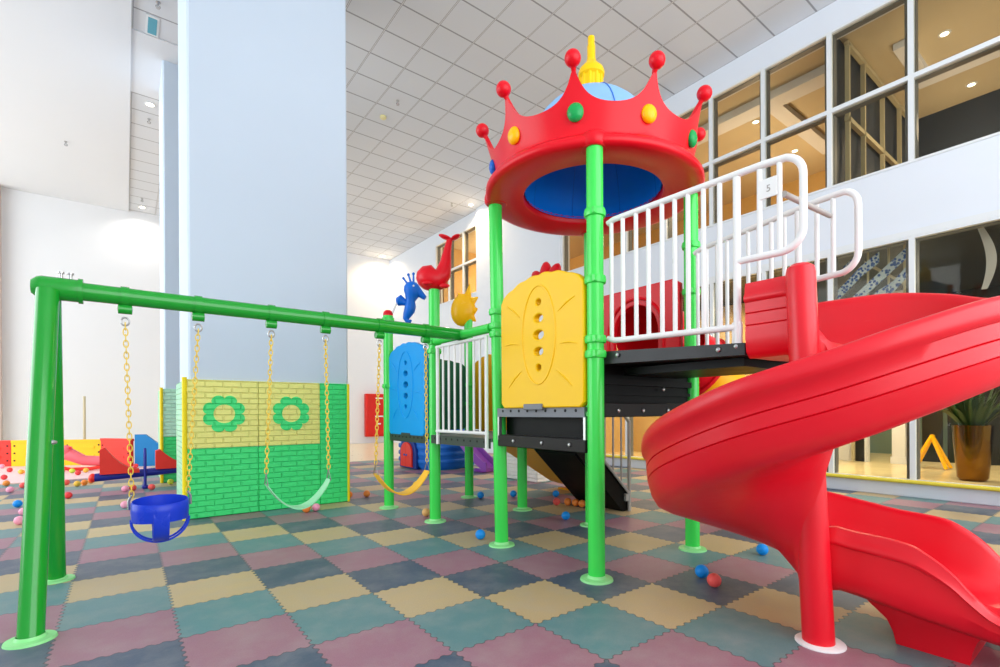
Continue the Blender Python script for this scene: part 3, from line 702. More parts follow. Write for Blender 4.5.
for a, z, b, q in ((0.245, 2.66, 0.185, 2.735), (0.275, 2.68, 0.245, 2.78), (0.305, 2.68, 0.305, 2.79)):
    sp_.tube([loc3(x, y, a, z), loc3(x, y, b, q)], [0.014, 0.010], 8); sp_.ell(loc3(x, y, b, q), (0.018, 0.018, 0.018), 8, 6)
sp_.build('spines', M['horseblue'], ho)
MB().tube([loc3(x, y, a, z) for a, z in ((0.245, 2.43), (0.19, 2.455), (0.14, 2.475), (0.10, 2.48))], [0.03, 0.045, 0.07, 0.03], 10).build('fin', M['horseblue'], ho)
MB().tube([loc3(x, y, 0.03, 2.28), loc3(x, y, 0.11, 2.46)], 0.012, 8).build('rod', M['steel'], ho)
ey = MB().ell(loc3(x, y, 0.325, 2.625, -0.09), (0.012, 0.012, 0.012), 8, 6); ey.build('eye', M['whitepaint'], ho)
# yellow puffer fish
x, y = 3.585, 5.66
fb = MB().ell(loc3(x, y, -0.07, 2.50), (0.165, 0.11, 0.22), 20, 12, ROT @ Matrix.Rotation(R(8), 3, 'Y'))
fo = fb.build('fish_topper', M['gemyellow'], PT, 60, 'yellow round fish figure with pointed fins')
fi = MB()
for a, z, b, q, w_ in ((-0.10, 2.66, -0.13, 2.73, 0.05), (-0.01, 2.66, 0.02, 2.84, 0.06), (0.05, 2.62, 0.13, 2.67, 0.06), (0.07, 2.5, 0.125, 2.52, 0.06), (0.04, 2.40, 0.10, 2.35, 0.06)):
    fi.tube([loc3(x, y, a, z), loc3(x, y, b, q)], [w_, 0.008], 10)
fi.build('fins', M['gemyellow'], fo)
# arched hoop over the head of the stairs, crested with red lobes
x, y = PX1 + 0.02, 4.10
hp = MB().tube([(x, y - 0.48, 0.9), (x, y - 0.48, 1.9)] + [(x, y - 0.48 * math.cos(PI * k / 12), 1.9 + 0.48 * math.sin(PI * k / 12)) for k in range(1, 12)] + [(x, y + 0.38, 1.9), (x, y + 0.38, 0.9)], 0.025, 10)
ho_ = hp.build('stair_hoop', M['red'], PT, 40, 'red hoop over the stair head')
for k in range(5):
    a = R(18 + 36 * k)
    MB().ell((x, 4.16 + 0.17 * math.cos(a), 2.44 + 0.17 * math.sin(a)), (0.07, 0.19, 0.085), 16, 10, Matrix.Rotation(a, 3, 'X')).build('crest_lobe', M['red'], ho_, 60)
# ================================================================ CROWN ROOF
CC = (3.06, 2.9)
CR = thing('crown_roof', 'big red crown-shaped roof with coloured studs and blue dome on the four tall posts', 'roof', (CC[0], CC[1], 2.9))
A0 = 2.51; NS = 10
def ztop(a):
    u_ = ((a - A0) / (2 * PI / NS)) % 1.0; u_ = min(u_, 1 - u_) * 2
    return 3.218 + 0.22 * (0.5 * (1 - u_) ** 2.2 + 0.5 * (1 - u_) ** 6)
def rad(z): return 0.785 + 0.118 * max(0, (z - 2.99) / 0.44) ** 1.5
N = 240; rows = 9
ro, ri = [], []
for i in range(rows + 1):
    f = i / rows; a_ = []; b_ = []
    for k in range(N):
        a = 2 * PI * k / N; z = 2.97 + (ztop(a) - 2.97) * f; r = rad(z) + 0.03 * max(0, 1 - f * 6)
        a_.append((CC[0] + r * math.cos(a), CC[1] + r * math.sin(a), z)); r2 = r - 0.035
        b_.append((CC[0] + r2 * math.cos(a), CC[1] + r2 * math.sin(a), z - (0.004 if i == rows else 0)))
    ro.append(a_); ri.append(b_)
MB().loft(ro + ri[::-1], False).build('crown_band', M['red'], CR, 50)
MB().lathe([(0.575, 3.0), (0.572, 2.93), (0.585, 2.918), (0.84, 2.905), (0.875, 2.912), (0.888, 2.932), (0.886, 2.958), (0.865, 2.985), (0.80, 3.005), (0.575, 3.0)], (CC[0], CC[1], 0), 96, caps=False).build('crown_rim', M['red'], CR, 50)
for px, py in ((PX0, YA), (PX0, YB), (PX1, YA), (PX1, YB)):
    MB().lathe([(0.0, 3.01), (0.075, 3.005), (0.098, 2.985), (0.104, 2.95), (0.10, 2.92), (0.085, 2.905), (0.06, 2.905)], (px, py, 0), 24).build('post_socket', M['red'], CR)
gcol = {0: 'gemblue', 1: 'gemyellow', 2: 'gemgreen', 3: 'gemyellow', 4: 'gemgreen', 5: 'gemyellow', 6: 'gemblue', 7: 'gemyellow', 8: 'gemgreen', 9: 'gemyellow'}
for k in range(NS):
    a = A0 + k * 2 * PI / NS; ca, sa = math.cos(a), math.sin(a)
    rt = 0.912
    MB().tube([(CC[0] + (rad(3.40) - 0.018) * ca, CC[1] + (rad(3.40) - 0.018) * sa, 3.40), (CC[0] + rt * ca, CC[1] + rt * sa, 3.45)], [0.014, 0.026], 12).build('spike', M['red'], CR)
    b = MB().ell((CC[0] + rt * ca, CC[1] + rt * sa, 3.468), (0.055, 0.055, 0.055), 20, 12)
    b.build('ball_finial', M['red'], CR)
    zg = 3.165; rg = rad(zg) + 0.004
    rot = Matrix.Rotation(a, 3, 'Z')
    MB().ell((CC[0] + rg * ca, CC[1] + rg * sa, zg), (0.04, 0.058, 0.064), 18, 12, rot).build('gem', M[gcol[k]], CR)
prof = [(0.60, 2.985)] + [(0.61 * math.cos(q), 3.02 + 0.77 * math.sin(q)) for q in [PI / 2 * k / 14 for k in range(15)]]
MB().lathe(prof + [(max(r - 0.012, 0), z - 0.012) for r, z in prof][::-1], (CC[0], CC[1], 0), 64, caps=False).build('dome', M['domelit'], CR, 60, 'outer shell of the dome, painted pale for light from above')
prof2 = [(max(r - 0.015, 0), z - 0.015) for r, z in prof]; prof2[0] = (0.58, 2.985)
MB().lathe(prof2 + [(max(r - 0.02, 0), z - 0.02) for r, z in prof2][::-1], (CC[0], CC[1], 0), 64, caps=False).build('dome_lining', M['domeblue'], CR, 60, 'bright blue inside of the dome')
sm = MB()
for k in range(8):
    a = 2 * PI * k / 8 + 0.3
    for off in (0.002, -0.034):
        sm.tube([(CC[0] + ((0.61 * math.cos(q)) + off) * math.cos(a), CC[1] + ((0.61 * math.cos(q)) + off) * math.sin(a), 3.02 + off + 0.77 * math.sin(q)) for q in [PI / 2 * j / 12 for j in range(12)]], 0.004, 6)
sm.build('dome_seam', M['horseblue'], CR)
fl = MB().lathe([(0.0, 3.77), (0.075, 3.77), (0.088, 3.80), (0.088, 3.92), (0.108, 3.935), (0.110, 3.96), (0.10, 3.99), (0.072, 4.02), (0.045, 4.05), (0.034, 4.09), (0.034, 4.19), (0.028, 4.20), (0.028, 4.265), (0.0, 4.27)], (CC[0], CC[1], 0), 28)
for k in range(10):
    a = 2 * PI * k / 10; fl.tube([(CC[0] + 0.086 * math.cos(a), CC[1] + 0.086 * math.sin(a), 3.80), (CC[0] + 0.086 * math.cos(a), CC[1] + 0.086 * math.sin(a), 3.93)], 0.014, 8)
fl.build('dome_finial', M['yellow'], CR)

# ================================================================ SPIRAL SLIDE
SP = thing('spiral_slide', 'large red spiral slide winding round a red post in front of the bridge', 'slide', (2.64, 1.01, 0))
PC = Vector((2.64, 1.01, 0))
def interp(t, xs, ys):
    if t <= xs[0]: return ys[0]
    for i in range(len(xs) - 1):
        if t <= xs[i + 1]:
            f = (t - xs[i]) / (xs[i + 1] - xs[i])
            # monotone smooth (Catmull-Rom slopes)
            m0 = (ys[i + 1] - ys[i - 1]) / (xs[i + 1] - xs[i - 1]) if i > 0 else (ys[1] - ys[0]) / (xs[1] - xs[0])
            m1 = (ys[i + 2] - ys[i]) / (xs[i + 2] - xs[i]) if i + 2 < len(xs) else (ys[i + 1] - ys[i]) / (xs[i + 1] - xs[i])
            d = xs[i + 1] - xs[i]; f2, f3 = f * f, f * f * f
            return (2 * f3 - 3 * f2 + 1) * ys[i] + (f3 - 2 * f2 + f) * d * m0 + (-2 * f3 + 3 * f2) * ys[i + 1] + (f3 - f2) * d * m1
    return ys[-1]
# stations: s < 0 metres before the turn, 0..360 degrees turned, then 360 + 100*metres
RT = [-40, 0, 10, 26, 44, 80, 120, 140, 158, 178, 195, 218, 232, 270, 300, 342, 360, 370, 393, 402, 408.5, 413.5, 421, 430, 440, 470]
RZ = [1.82, 1.812, 1.795, 1.74, 1.66, 1.59, 1.505, 1.424, 1.337, 1.255, 1.172, 1.062, 0.985, 0.85, 0.755, 0.635, 0.588, 0.572, 0.548, 0.500, 0.448, 0.39, 0.315, 0.265, 0.245, 0.24]
FT = [-40, 0, 20, 44, 80, 110, 130, 148, 178, 232, 270, 300, 342, 360, 380, 400, 430, 470]
FZ = [1.475, 1.475, 1.44, 1.385, 1.325, 1.235, 1.15, 1.06, 0.92, 0.655, 0.52, 0.425, 0.33, 0.305, 0.275, 0.245, 0.215, 0.20]
WT = [-40, -12, 8, 20, 325, 350, 365, 470]; WV = [1, 1, 0.15, 0, 0, 0.55, 1, 1]
IT = [-40, 0, 30, 320, 355, 375, 470]; IV = [-0.02, -0.02, 0.05, 0.05, 0.085, 0.125, 0.14]
def station(t):
    if t < 0: org = PC + Vector((0, -t / 100.0, 0)); az = 0.0
    elif t <= 360: org = PC.copy(); az = -t
    else: org = PC + Vector((0, -(t - 360) / 100.0, 0)); az = 0.0
    n = Vector((math.cos(R(az)), math.sin(R(az)), 0))
    zr, zf = interp(t, RT, RZ), interp(t, FT, FZ)
    zf = min(zf, zr - 0.02)
    w = max(0, min(1, interp(t, WT, WV))); ri_ = interp(t, IT, IV)
    hgt = zr - zf; g = min(1.0, hgt / 0.34)
    ti = zf + 0.03 + w * (hgt - 0.03 - (0.02 * min(1, max(0, (t - 340) / 30)) if hgt > 0.1 else 0.02 * hgt / 0.1 * (t > 340))); ww = 0.04 + 0.96 * w; sg_ = g * w; gv = 0.008 * w if t < 60 else 0.0
    P = []
    # underside inner -> inner lip -> inner wall -> floor -> outer wall -> rim -> lip -> grooves -> underside
    P += [(ri_ + 0.05, zf - 0.05), (ri_ + 0.005 - 0.012 * w, zf - 0.02 - 0.008 * w), (ri_ - 0.017 * w, zf + 0.14 * (ti - zf)), (ri_ - 0.018 * w, ti - 0.226 * sg_ - 0.008), (ri_ - 0.018 * w + gv, ti - 0.222 * sg_ - 0.0075), (ri_ - 0.018 * w, ti - 0.218 * sg_ - 0.007), (ri_ - 0.019 * w, ti - 0.164 * sg_ - 0.006), (ri_ - 0.019 * w + gv, ti - 0.16 * sg_ - 0.0055), (ri_ - 0.019 * w, ti - 0.156 * sg_ - 0.005), (ri_ - 0.02 * w, ti - 0.105 * sg_ - 0.004), (ri_ - 0.032 * w, ti - 0.098 * sg_ - 0.003), (ri_ - 0.036 * w, ti - 0.08 * sg_ - 0.002),
          (ri_ - 0.024 * w, ti - 0.06 * sg_ - 0.001), (ri_ - 0.016 * w, ti - 0.004), (ri_ - 0.0 * w, ti), (ri_ + 0.018 * ww, ti - 0.015 * sg_), (ri_ + 0.025 * ww, zf + 0.35 * (ti - zf)), (ri_ + 0.07, zf + 0.07 * w + 0.012), (ri_ + 0.14, zf + 0.008), (0.40, zf)]
    P += [(0.58, zf + 0.004), (0.67, zf + 0.035 * g), (0.725, zf + 0.10 * g), (0.755, zf + 0.19 * g), (0.775, zr - 0.05 * g), (0.785, zr - 0.012 * g), (0.80, zr), (0.822, zr - 0.004 * g), (0.835, zr - 0.02 * g), (0.838, zr - 0.055 * g), (0.832, zr - 0.082 * g),
          (0.815, zr - 0.096 * g), (0.812, zr - 0.153 * g), (0.803, zr - 0.157 * g), (0.811, zr - 0.161 * g), (0.806, zr - 0.218 * g), (0.797, zr - 0.222 * g), (0.804, zr - 0.226 * g),
          (0.785, zf + 0.04 * g), (0.755, zf - 0.008), (0.70, zf - 0.030), (0.60, zf - 0.045), (0.42, zf - 0.05), (0.25, zf - 0.055), (ri_ + 0.10, zf - 0.075 + 0.02 * w)]
    # skirt that flares down on to the post inside the turn
    sk = 1 - w
    P[0] = (ri_ + 0.03, zf - 0.06 - 0.22 * sk); P[-1] = (ri_ + 0.06 + 0.03 * w, zf - 0.055 - 0.10 * sk)
    return [tuple(org + n * r + Vector((0, 0, max(z, 0.004)))) for r, z in P]
ts = [-34, -30] + [-28 + 4 * k for k in range(7)] + [3 * k for k in range(0, 121)] + [360 + 2.5 * k for k in range(1, 42)]
MB().loft([station(t) for t in ts], True).build('chute', M['slide'], SP, 50)
# hollow foot of the run-out
ft = MB()
ft.loft([[(2.92, 0.50, 0.0), (3.38, 0.50, 0.0), (3.38, 0.77, 0.0), (2.92, 0.77, 0.0)], [(2.91, 0.49, 0.06), (3.39, 0.49, 0.06), (3.39, 0.78, 0.06), (2.91, 0.78, 0.06)], [(2.89, 0.47, 0.12), (3.41, 0.47, 0.12), (3.41, 0.80, 0.12), (2.89, 0.80, 0.12)], [(2.85, 0.43, 0.185), (3.44, 0.43, 0.185), (3.44, 0.87, 0.20), (2.85, 0.87, 0.20)]])
ft.build('foot', M['slide'], SP, 50)
post = [(2.64, 1.01, 0.008), (2.618, 1.028, 0.6), (2.596, 1.045, 1.2), (2.576, 1.058, 1.80)]
pm_ = MB().tube(post + [(2.5752, 1.0585, 1.83), (2.575, 1.0587, 1.845)], [0.071, 0.069, 0.067, 0.066, 0.06, 0.04], 28)
pm_.build('centre_post', M['slide'], SP, 40)
MB().lathe([(0.0, 0.012), (0.102, 0.012), (0.11, 0.006), (0.11, 0.0), (0.0, 0.0)], (2.645, 1.005, 0), 32).build('base_disc', M['whitepaint'], SP, label='white base disc')

# tube slide behind the tower
TB = thing('tube_slide', 'red and yellow enclosed tube slide on the window side of the tower, mostly hidden', 'slide', (4.6, 2.5, 0))
MB().lathe([(0.27, -0.22), (0.29, -0.1), (0.30, 0.0), (0.325, 0.0), (0.325, 0.03), (0.27, 0.03)], (4.09, 2.57, 1.53), 36, axis=(0.8, -0.25, -0.5), caps=False).build('entry_flange', M['red'], TB)
MB().tube([(3.76, 2.90, 1.86), (3.92, 2.895, 1.855), (4.02, 2.79, 1.73), (4.09, 2.64, 1.58)], [0.36, 0.33, 0.285, 0.27], 28, False).build('entry_tube', M['red'], TB)
MB().tube([(4.09, 2.56, 1.52), (4.28, 2.49, 1.33), (4.5, 2.48, 1.05), (4.85, 2.6, 0.75), (5.1, 2.85, 0.5), (5.2, 3.1, 0.36)], 0.27, 28).build('tube', M['orange'], TB)
MB().box((5.0, 2.95, 0.0), (5.3, 3.2, 0.2), 0.02).build('foot', M['yellow'], TB)
# straight amber slide at the back tower
SS = thing('straight_slide', 'amber straight slide sloping down behind the black stairs', 'slide', (4.4, 5.1, 0))
n_ = 14; rg = []
for k in range(n_ + 1):
    f = k / n_; xx = 3.69 + 1.46 * f; z = 0.90 - 0.86 * f if f < 0.86 else 0.90 - 0.86 * 0.86 - 0.45 * (f - 0.86)
    z = max(z, 0.055)
    rg.append([(xx, 4.70, z - 0.05), (xx, 4.70, z + 0.16), (xx, 4.74, z + 0.16), (xx, 4.76, z + 0.03), (xx, 4.82, z), (xx, 5.44, z), (xx, 5.50, z + 0.03), (xx, 5.52, z + 0.16), (xx, 5.56, z + 0.16), (xx, 5.56, z - 0.05)])
MB().loft(rg, True).build('chute', M['orange'], SS, 40)
MB().box((5.0, 4.85, 0), (5.14, 5.45, 0.02)).build('foot', M['orange'], SS, 0)

# ================================================================ SWINGS
YSW = 4.07; ZB = 1.915
SF = thing('swing_frame', 'green A-frame swing bar running from splayed legs to the play tower', 'swing frame', (-0.39, YSW, 0))
MB().tube([(-0.27, YSW, 1.885), (PX0 + 0.04, YSW, 1.868)], 0.055, 24).build('crossbar', M['swinggreen'], SF)
jt = MB().lathe([(0.0, -0.05), (0.04, -0.045), (0.062, -0.02), (0.068, 0.0), (0.068, 0.17), (0.058, 0.17)], (-0.385, YSW, 1.885), 24, axis=(1, 0, 0))
jt.lathe([(0.058, 0), (0.076, 0), (0.076, 0.022), (0.058, 0.022)], (-0.222, YSW, 1.885), 24, axis=(1, 0, 0))
j = jt.build('corner_joint', M['swinggreen'], SF)
for x in (-0.30, -0.258):
    MB().lathe([(0.009, 0.06), (0.009, 0.092), (0.016, 0.092), (0.016, 0.102), (0.0, 0.102)], (x, YSW, 1.887), 10).build('bolt', M['steel'], j)
for yb in (3.5, 4.66):
    sgn = 1 if yb > YSW else -1
    lg = MB().tube([(-0.378, yb, 0.004), (-0.355, YSW + sgn * 0.045, 1.86)], 0.053, 24).build('leg', M['swinggreen'], SF)
    MB().lathe([(0.055, 0.03), (0.062, 0.014), (0.098, 0.012), (0.102, 0.0), (0.055, 0.0)], (-0.378, yb, 0), 28, caps=False).build('base_flange', M['flange'], lg)
    if sgn < 0:
        MB().lathe([(0.0, 0), (0.013, 0.0), (0.013, 0.01), (0.007, 0.025), (0.0, 0.027)], (-0.322, 3.76, 0.98), 10, axis=(1, 0.3, 0)).build('bolt', M['steel'], lg)
MB().tube([(PX0, 3.565, 1.868), (PX0, 4.545, 1.868)], 0.042, 20).build('yoke', M['green'], SF)
HX = [0.0, 0.393, 0.851, 1.243, 1.689, 2.122]
for x in HX:
    zb = 1.8835 - 0.006 * x
    hg = MB().lathe([(0.056, -0.022), (0.062, -0.022), (0.062, 0.022), (0.056, 0.022)], (x, YSW, zb), 24, axis=(1, 0, 0), caps=False)
    hg.box((x - 0.022, YSW - 0.022, zb - 0.105), (x + 0.022, YSW + 0.022, zb - 0.055), 0.006); hg.lathe([(0.0, -0.04), (0.03, -0.035), (0.03, 0.035), (0.0, 0.04)], (x, YSW, zb - 0.082), 12, axis=(1, 0, 0))
    hg.build('hanger', M['swinggreen'], SF)

def chain(p0, p1, parent, label=None):
    p0, p1 = Vector(p0), Vector(p1); L = (p1 - p0).length; d = (p1 - p0).normalized()
    nl = int(L / 0.036); st_ = L / nl; mb = MB()
    a = d.cross(Vector((0, 1, 0))).normalized(); b = d.cross(a).normalized()
    for k in range(nl):
        c = p0 + d * (k + 0.5) * st_; s_ = a if k % 2 else b
        ring = []
        for q in range(12):
            an = 2 * PI * q / 12; ring.append(c + d * (0.0245 * math.sin(an)) + s_ * (0.0125 * math.cos(an)))
        mb.tube(ring, 0.0036, 6, closed=True)
    o = mb.build('chain', M['chain'], parent, 60)
    sh = MB(); c = p0 + Vector((0, 0, 0.012))
    sh.tube([c + Vector((0.02 * math.cos(2 * PI * q / 14), 0, 0.026 * math.sin(2 * PI * q / 14))) for q in range(14)], 0.006, 8, closed=True)
    sh.build('shackle', M['steel'], o)
    return o
ZT = 1.712
# toddler bucket swing
BS = thing('bucket_swing', 'blue toddler bucket swing hanging on two yellow chains nearest the frame legs', 'swing', (0.18, YSW, 0.3))
chain((HX[0], YSW, ZT - 0.0), (0.028, YSW, 0.60), BS); chain((HX[1], YSW, ZT), (0.328, YSW, 0.60), BS)
bx, by = 0.178, YSW
def ering(rx, ry, z, n=36): return [(bx + rx * math.cos(2 * PI * k / n), by + ry * math.sin(2 * PI * k / n), z + (0.016 * math.sin(2 * PI * k / n) if z > 0.52 else 0.0)) for k in range(n)]
bk = MB()
bk.loft([ering(0.152, 0.132, 0.435), ering(0.158, 0.140, 0.50), ering(0.156, 0.14, 0.562), ering(0.150, 0.132, 0.568), ering(0.150, 0.130, 0.50), ering(0.143, 0.123, 0.435), ering(0.152, 0.132, 0.435)], False)
bkt = bk.build('seat_band', M['bucketblue'], BS, 60)
ul = []
for k in range(21):
    a = PI + PI * k / 20; ul.append((bx + 0.155 * math.cos(a), by - 0.02, 0.445 + 0.15 * math.sin(a)))
us = MB().tube(ul, 0.007, 10); us.tube([(p[0], by + 0.06, p[2]) for p in ul], 0.007, 10)
us.build('leg_loop', M['bucketblue'], BS)
def strap(y, z):  # crotch panel from front band under to the back band
    return [(bx - 0.055, y, z), (bx + 0.055, y, z)]
cs = []
for y, z in ((by - 0.134, 0.52), (by - 0.134, 0.44), (by - 0.11, 0.36), (by - 0.05, 0.305), (by + 0.03, 0.292), (by + 0.09, 0.32), (by + 0.125, 0.40), (by + 0.134, 0.5)):
    cs.append([(bx - 0.042, y, z), (bx + 0.042, y, z), (bx + 0.042, y + 0.012, z + 0.012), (bx - 0.042, y + 0.012, z + 0.012)])
MB().loft(cs, True).build('crotch_strap', M['bucketblue'], BS, 50)
for sx in (-1, 1):
    MB().tube([(bx + sx * 0.15, by, 0.61), (bx + sx * 0.165, by, 0.58), (bx + sx * 0.166, by, 0.52)], 0.008, 8).build('chain_bracket', M['steel'], BS)

def belt_swing(xa, xb, za, zb, zlow, mat, label, xs=None):
    t = thing('belt_swing', label, 'swing', ((xa + xb) / 2, YSW, zlow), 'belt swings on the green bar')
    xh0, xh1 = xs
    for xh, xe, ze in ((xh0, xa, za), (xh1, xb, zb)):
        chain((xh, YSW, ZT), (xe, YSW, ze + 0.09), t)
        tri = MB().tube([(xe, YSW, ze + 0.09), (xe, YSW - 0.05, ze + 0.005), (xe, YSW + 0.05, ze + 0.005)], 0.005, 6, closed=True)
        tri.build('triangle_link', M['steel'], t)
    rows_ = []
    for k in range(25):
        f = k / 24; xx = xa + (xb - xa) * f; base = za + (zb - za) * f
        z = base - (base - zlow) * (1 - (2 * f - 1) ** 2)
        hw = 0.05 + 0.022 * math.sin(PI * f)
        rows_.append([(xx, YSW - hw, z), (xx, YSW + hw, z), (xx, YSW + hw, z + 0.012), (xx, YSW - hw, z + 0.012)])
    MB().loft(rows_, True).build('belt_seat', mat, t, 50)
belt_swing(0.812, 1.262, 0.60, 0.60, 0.405, M['mint'], 'belt swing with pale mint seat hanging in front of the foam pad', (HX[2], HX[3]))
belt_swing(1.65, 2.13, 0.61, 0.60, 0.42, M['beltyellow'], 'belt swing with yellow seat hanging nearest the blue panel', (HX[4], HX[5]))

# ================================================================ TOYS AT THE BACK
def toy_panel(x0, y0, x1, y1, h_, mat, label, slope=None):
    t = thing('fence_panel', label, 'play fence', ((x0 + x1) / 2, (y0 + y1) / 2, 0), 'toy fence panels at the back')
    d = Vector((x1 - x0, y1 - y0, 0)); L = d.length; d.normalize(); nn = Vector((-d.y, d.x, 0)) * 0.035
    def P3(a, b, s_): v = Vector((x0, y0, 0)) + d * a + nn * s_; return (v.x, v.y, b)
    poly = [(0, 0.02), (L, 0.02), (L, h_), (0, h_)] if not slope else [(0, 0.02), (L, 0.02), (L, slope), (L * 0.35, h_), (0, h_)]
    MB().prism(poly, lambda a, b: P3(a, b, -1), lambda a, b: P3(a, b, 1)).build('panel', mat, t, 0)
    if not slope:
        MB().prism([(-0.0, h_), (L, h_), (L, h_ + 0.05), (0, h_ + 0.05)], lambda a, b: P3(a, b, -1.4), lambda a, b: P3(a, b, 1.4)).build('top_rail', mat, t, 0)
        g_ = MB()
        for z in (0.14, 0.3, 0.46):
            for a in (0.06, L - 0.06):
                v = Vector(P3(a, z, -1)); g_.lathe([(0.018, 0), (0.018, 0.008)], v, 10, axis=tuple(-nn))
        g_.build('stud_holes', M['dark'], t)
        for z in (0.2, 0.38):
            MB().prism([(L * 0.2, z), (L * 0.8, z), (L * 0.8, z + 0.05), (L * 0.2, z + 0.05)], lambda a, b: P3(a, b, -1.25), lambda a, b: P3(a, b, -1)).build('rib', mat, t, 0)
toy_panel(-2.75, 15.75, -1.93, 15.35, 0.53, M['toyred'], 'red play fence panel farthest left along the back of the toy area')
toy_panel(-1.92, 15.34, -1.05, 14.88, 0.53, M['toyyellow'], 'yellow play fence panel directly behind the front swing leg')
toy_panel(-1.04, 14.87, -0.40, 14.5, 0.53, M['toyyellow'], 'yellow play fence panel behind the pink rocking toy')
toy_panel(-0.40, 14.3, 0.10, 13.5, 0.56, M['toyred'], 'red play fence panel behind the seesaw seat')
toy_panel(0.16, 13.5, 0.66, 13.3, 0.70, M['toyblue'], 'blue play fence end panel with a sloping top', slope=0.40)
o = MB().tube([(-0.74, 15.2, 0.02), (-0.74, 15.2, 1.55)], 0.025, 8); o = o.build('pole_marker', M['gold'])
o.name = 'upright_stick'; tag(o, 'thin yellow upright stick standing behind the yellow play fence', 'stick')
o = MB().box((-3.2, 11.6, 0.0), (0.42, 15.6, 0.018), 0.008).build('foam_mat', M['pinkmat']); tag(o, 'pale pink foam mat under the fenced toy corner', 'mat')
# rocking toy
rk = thing('rocking_toy', 'pink rocking animal toy in front of the yellow play fence', 'rocking toy', (-0.7, 13.2, 0.02))
MB().tube([(-1.0, 13.3, 0.32), (-0.85, 13.25, 0.34), (-0.65, 13.2, 0.22), (-0.4, 13.1, 0.2), (-0.2, 13.0, 0.24)], [0.06, 0.12, 0.1, 0.1, 0.05], 14).build('body', M['toypink'], rk)
MB().ell((-0.92, 13.26, 0.42), (0.11, 0.1, 0.11), 14, 10).build('head', M['toypink'], rk)
MB().tube([(-1.05, 13.15, 0.12), (-0.85, 13.15, 0.06), (-0.55, 13.1, 0.058), (-0.2, 12.98, 0.12)], 0.035, 10).build('rocker', M['toyred'], rk)
MB().tube([(-0.85, 13.36, 0.48), (-0.85, 13.1, 0.48)], 0.02, 8).build('handle', M['toyred'], rk)
# seesaw
ss = thing('seesaw', 'navy seesaw with red moulded seats beside the rear column', 'seesaw', (0.23, 9.62, 0))
MB().tube([(-0.37, 9.62, 0.205), (0.23, 9.62, 0.235), (0.83, 9.62, 0.265)], 0.06, 16).build('beam', M['navy'], ss)
MB().ell((-0.38, 9.62, 0.205), (0.05, 0.066, 0.066), 14, 10).build('end_cap', M['toyred'], ss)
for a, fl_ in ((-0.30, 1), (0.36, 1)):
    zb = 0.235 + (a - 0.23) * 0.05 + 0.045
    rws = []
    for k in range(9):
        f = k / 8; xx = a + fl_ * 0.46 * f; hh_ = (0.36 if a < 0 else 0.26) * min(1, (1 - f) * 1.12) ** 2.0 * (0.86 if k == 0 else 1) + 0.03
        rws.append([(xx, 9.50, zb), (xx, 9.74, zb), (xx, 9.74, zb + hh_ + 0.02), (xx, 9.70, zb + hh_), (xx, 9.54, zb + hh_), (xx, 9.50, zb + hh_ + 0.02)])
    MB().loft(rws, True).build('seat', M['toyred'], ss, 40)
for yy in (9.52, 9.72):
    MB().tube([(0.23, yy, 0.0), (0.23, yy, 0.52), (0.23, 9.62, 0.60)], 0.018, 10).build('handle_post', M['navy'], ss)
MB().box((0.19, 9.48, 0.0), (0.27, 9.76, 0.05), 0.015).build('base', M['navy'], ss)
# playhouse
ph = thing('playhouse', 'blue moulded toy castle house with red double doors seen under the deck', 'playhouse', (4.95, 9.3, 0))
hb_ = MB(); outl = []
def hring(z, s_): return [(5.05 + (-0.55 - s_ if k in (0, 3) else 0.6 + s_), 9.3 + (-0.62 - s_ if k in (0, 1) else 0.62 + s_), z) for k in range(4)]
hb_.box((4.55, 8.62, 0.0), (5.65, 9.95, 0.95), 0.08)
for zz in (0.12, 0.26, 0.40, 0.54, 0.68, 0.82): hb_.box((4.535, 8.605, zz), (5.665, 9.965, zz + 0.09), 0.02)
hbo = hb_.build('wall', M['houseblue'], ph, 40)
arch = lambda w_, h2: [(-w_, 0.0), (w_, 0.0), (w_, h2 - w_)] + [(w_ * math.cos(PI * k / 12), h2 - w_ + w_ * math.sin(PI * k / 12)) for k in range(1, 12)] + [(-w_, h2 - w_)]
curve_fill('door_arch', arch(0.36, 0.62), [], 0.06, M['housedark'], ph, lambda a, b, c: Vector((4.52 + c, 9.42 + a, b + 0.02)), 0.01)
for sgn in (-1, 1):
    half_ = [(0.01, 0.0), (0.24, 0.0), (0.24, 0.28)] + [(0.24 * math.cos(PI / 2 * k / 8), 0.28 + 0.2 * math.sin(PI / 2 * k / 8)) for k in range(1, 8)] + [(0.01, 0.48)]
    dd = curve_fill('door', [(sgn * a, b) for a, b in half_], [], 0.04, M['toyred'], ph, lambda a, b, c: Vector((4.47 + c, 9.42 + a, b + 0.05)), 0.008, 'red arched door leaf')
    MB().ell((4.44, 9.42 + sgn * 0.05, 0.28), (0.02, 0.02, 0.02), 8, 6).build('knob', M['houseblue'], dd)
rf = MB(); rf.loft([[(4.5, 8.57, 0.95), (5.7, 8.57, 0.95), (5.7, 10.0, 0.95), (4.5, 10.0, 0.95)], [(4.75, 8.85, 1.3), (5.45, 8.85, 1.3), (5.45, 9.7, 1.3), (4.75, 9.7, 1.3)]])
rf.build('roof', M['housedark'], ph, 0)
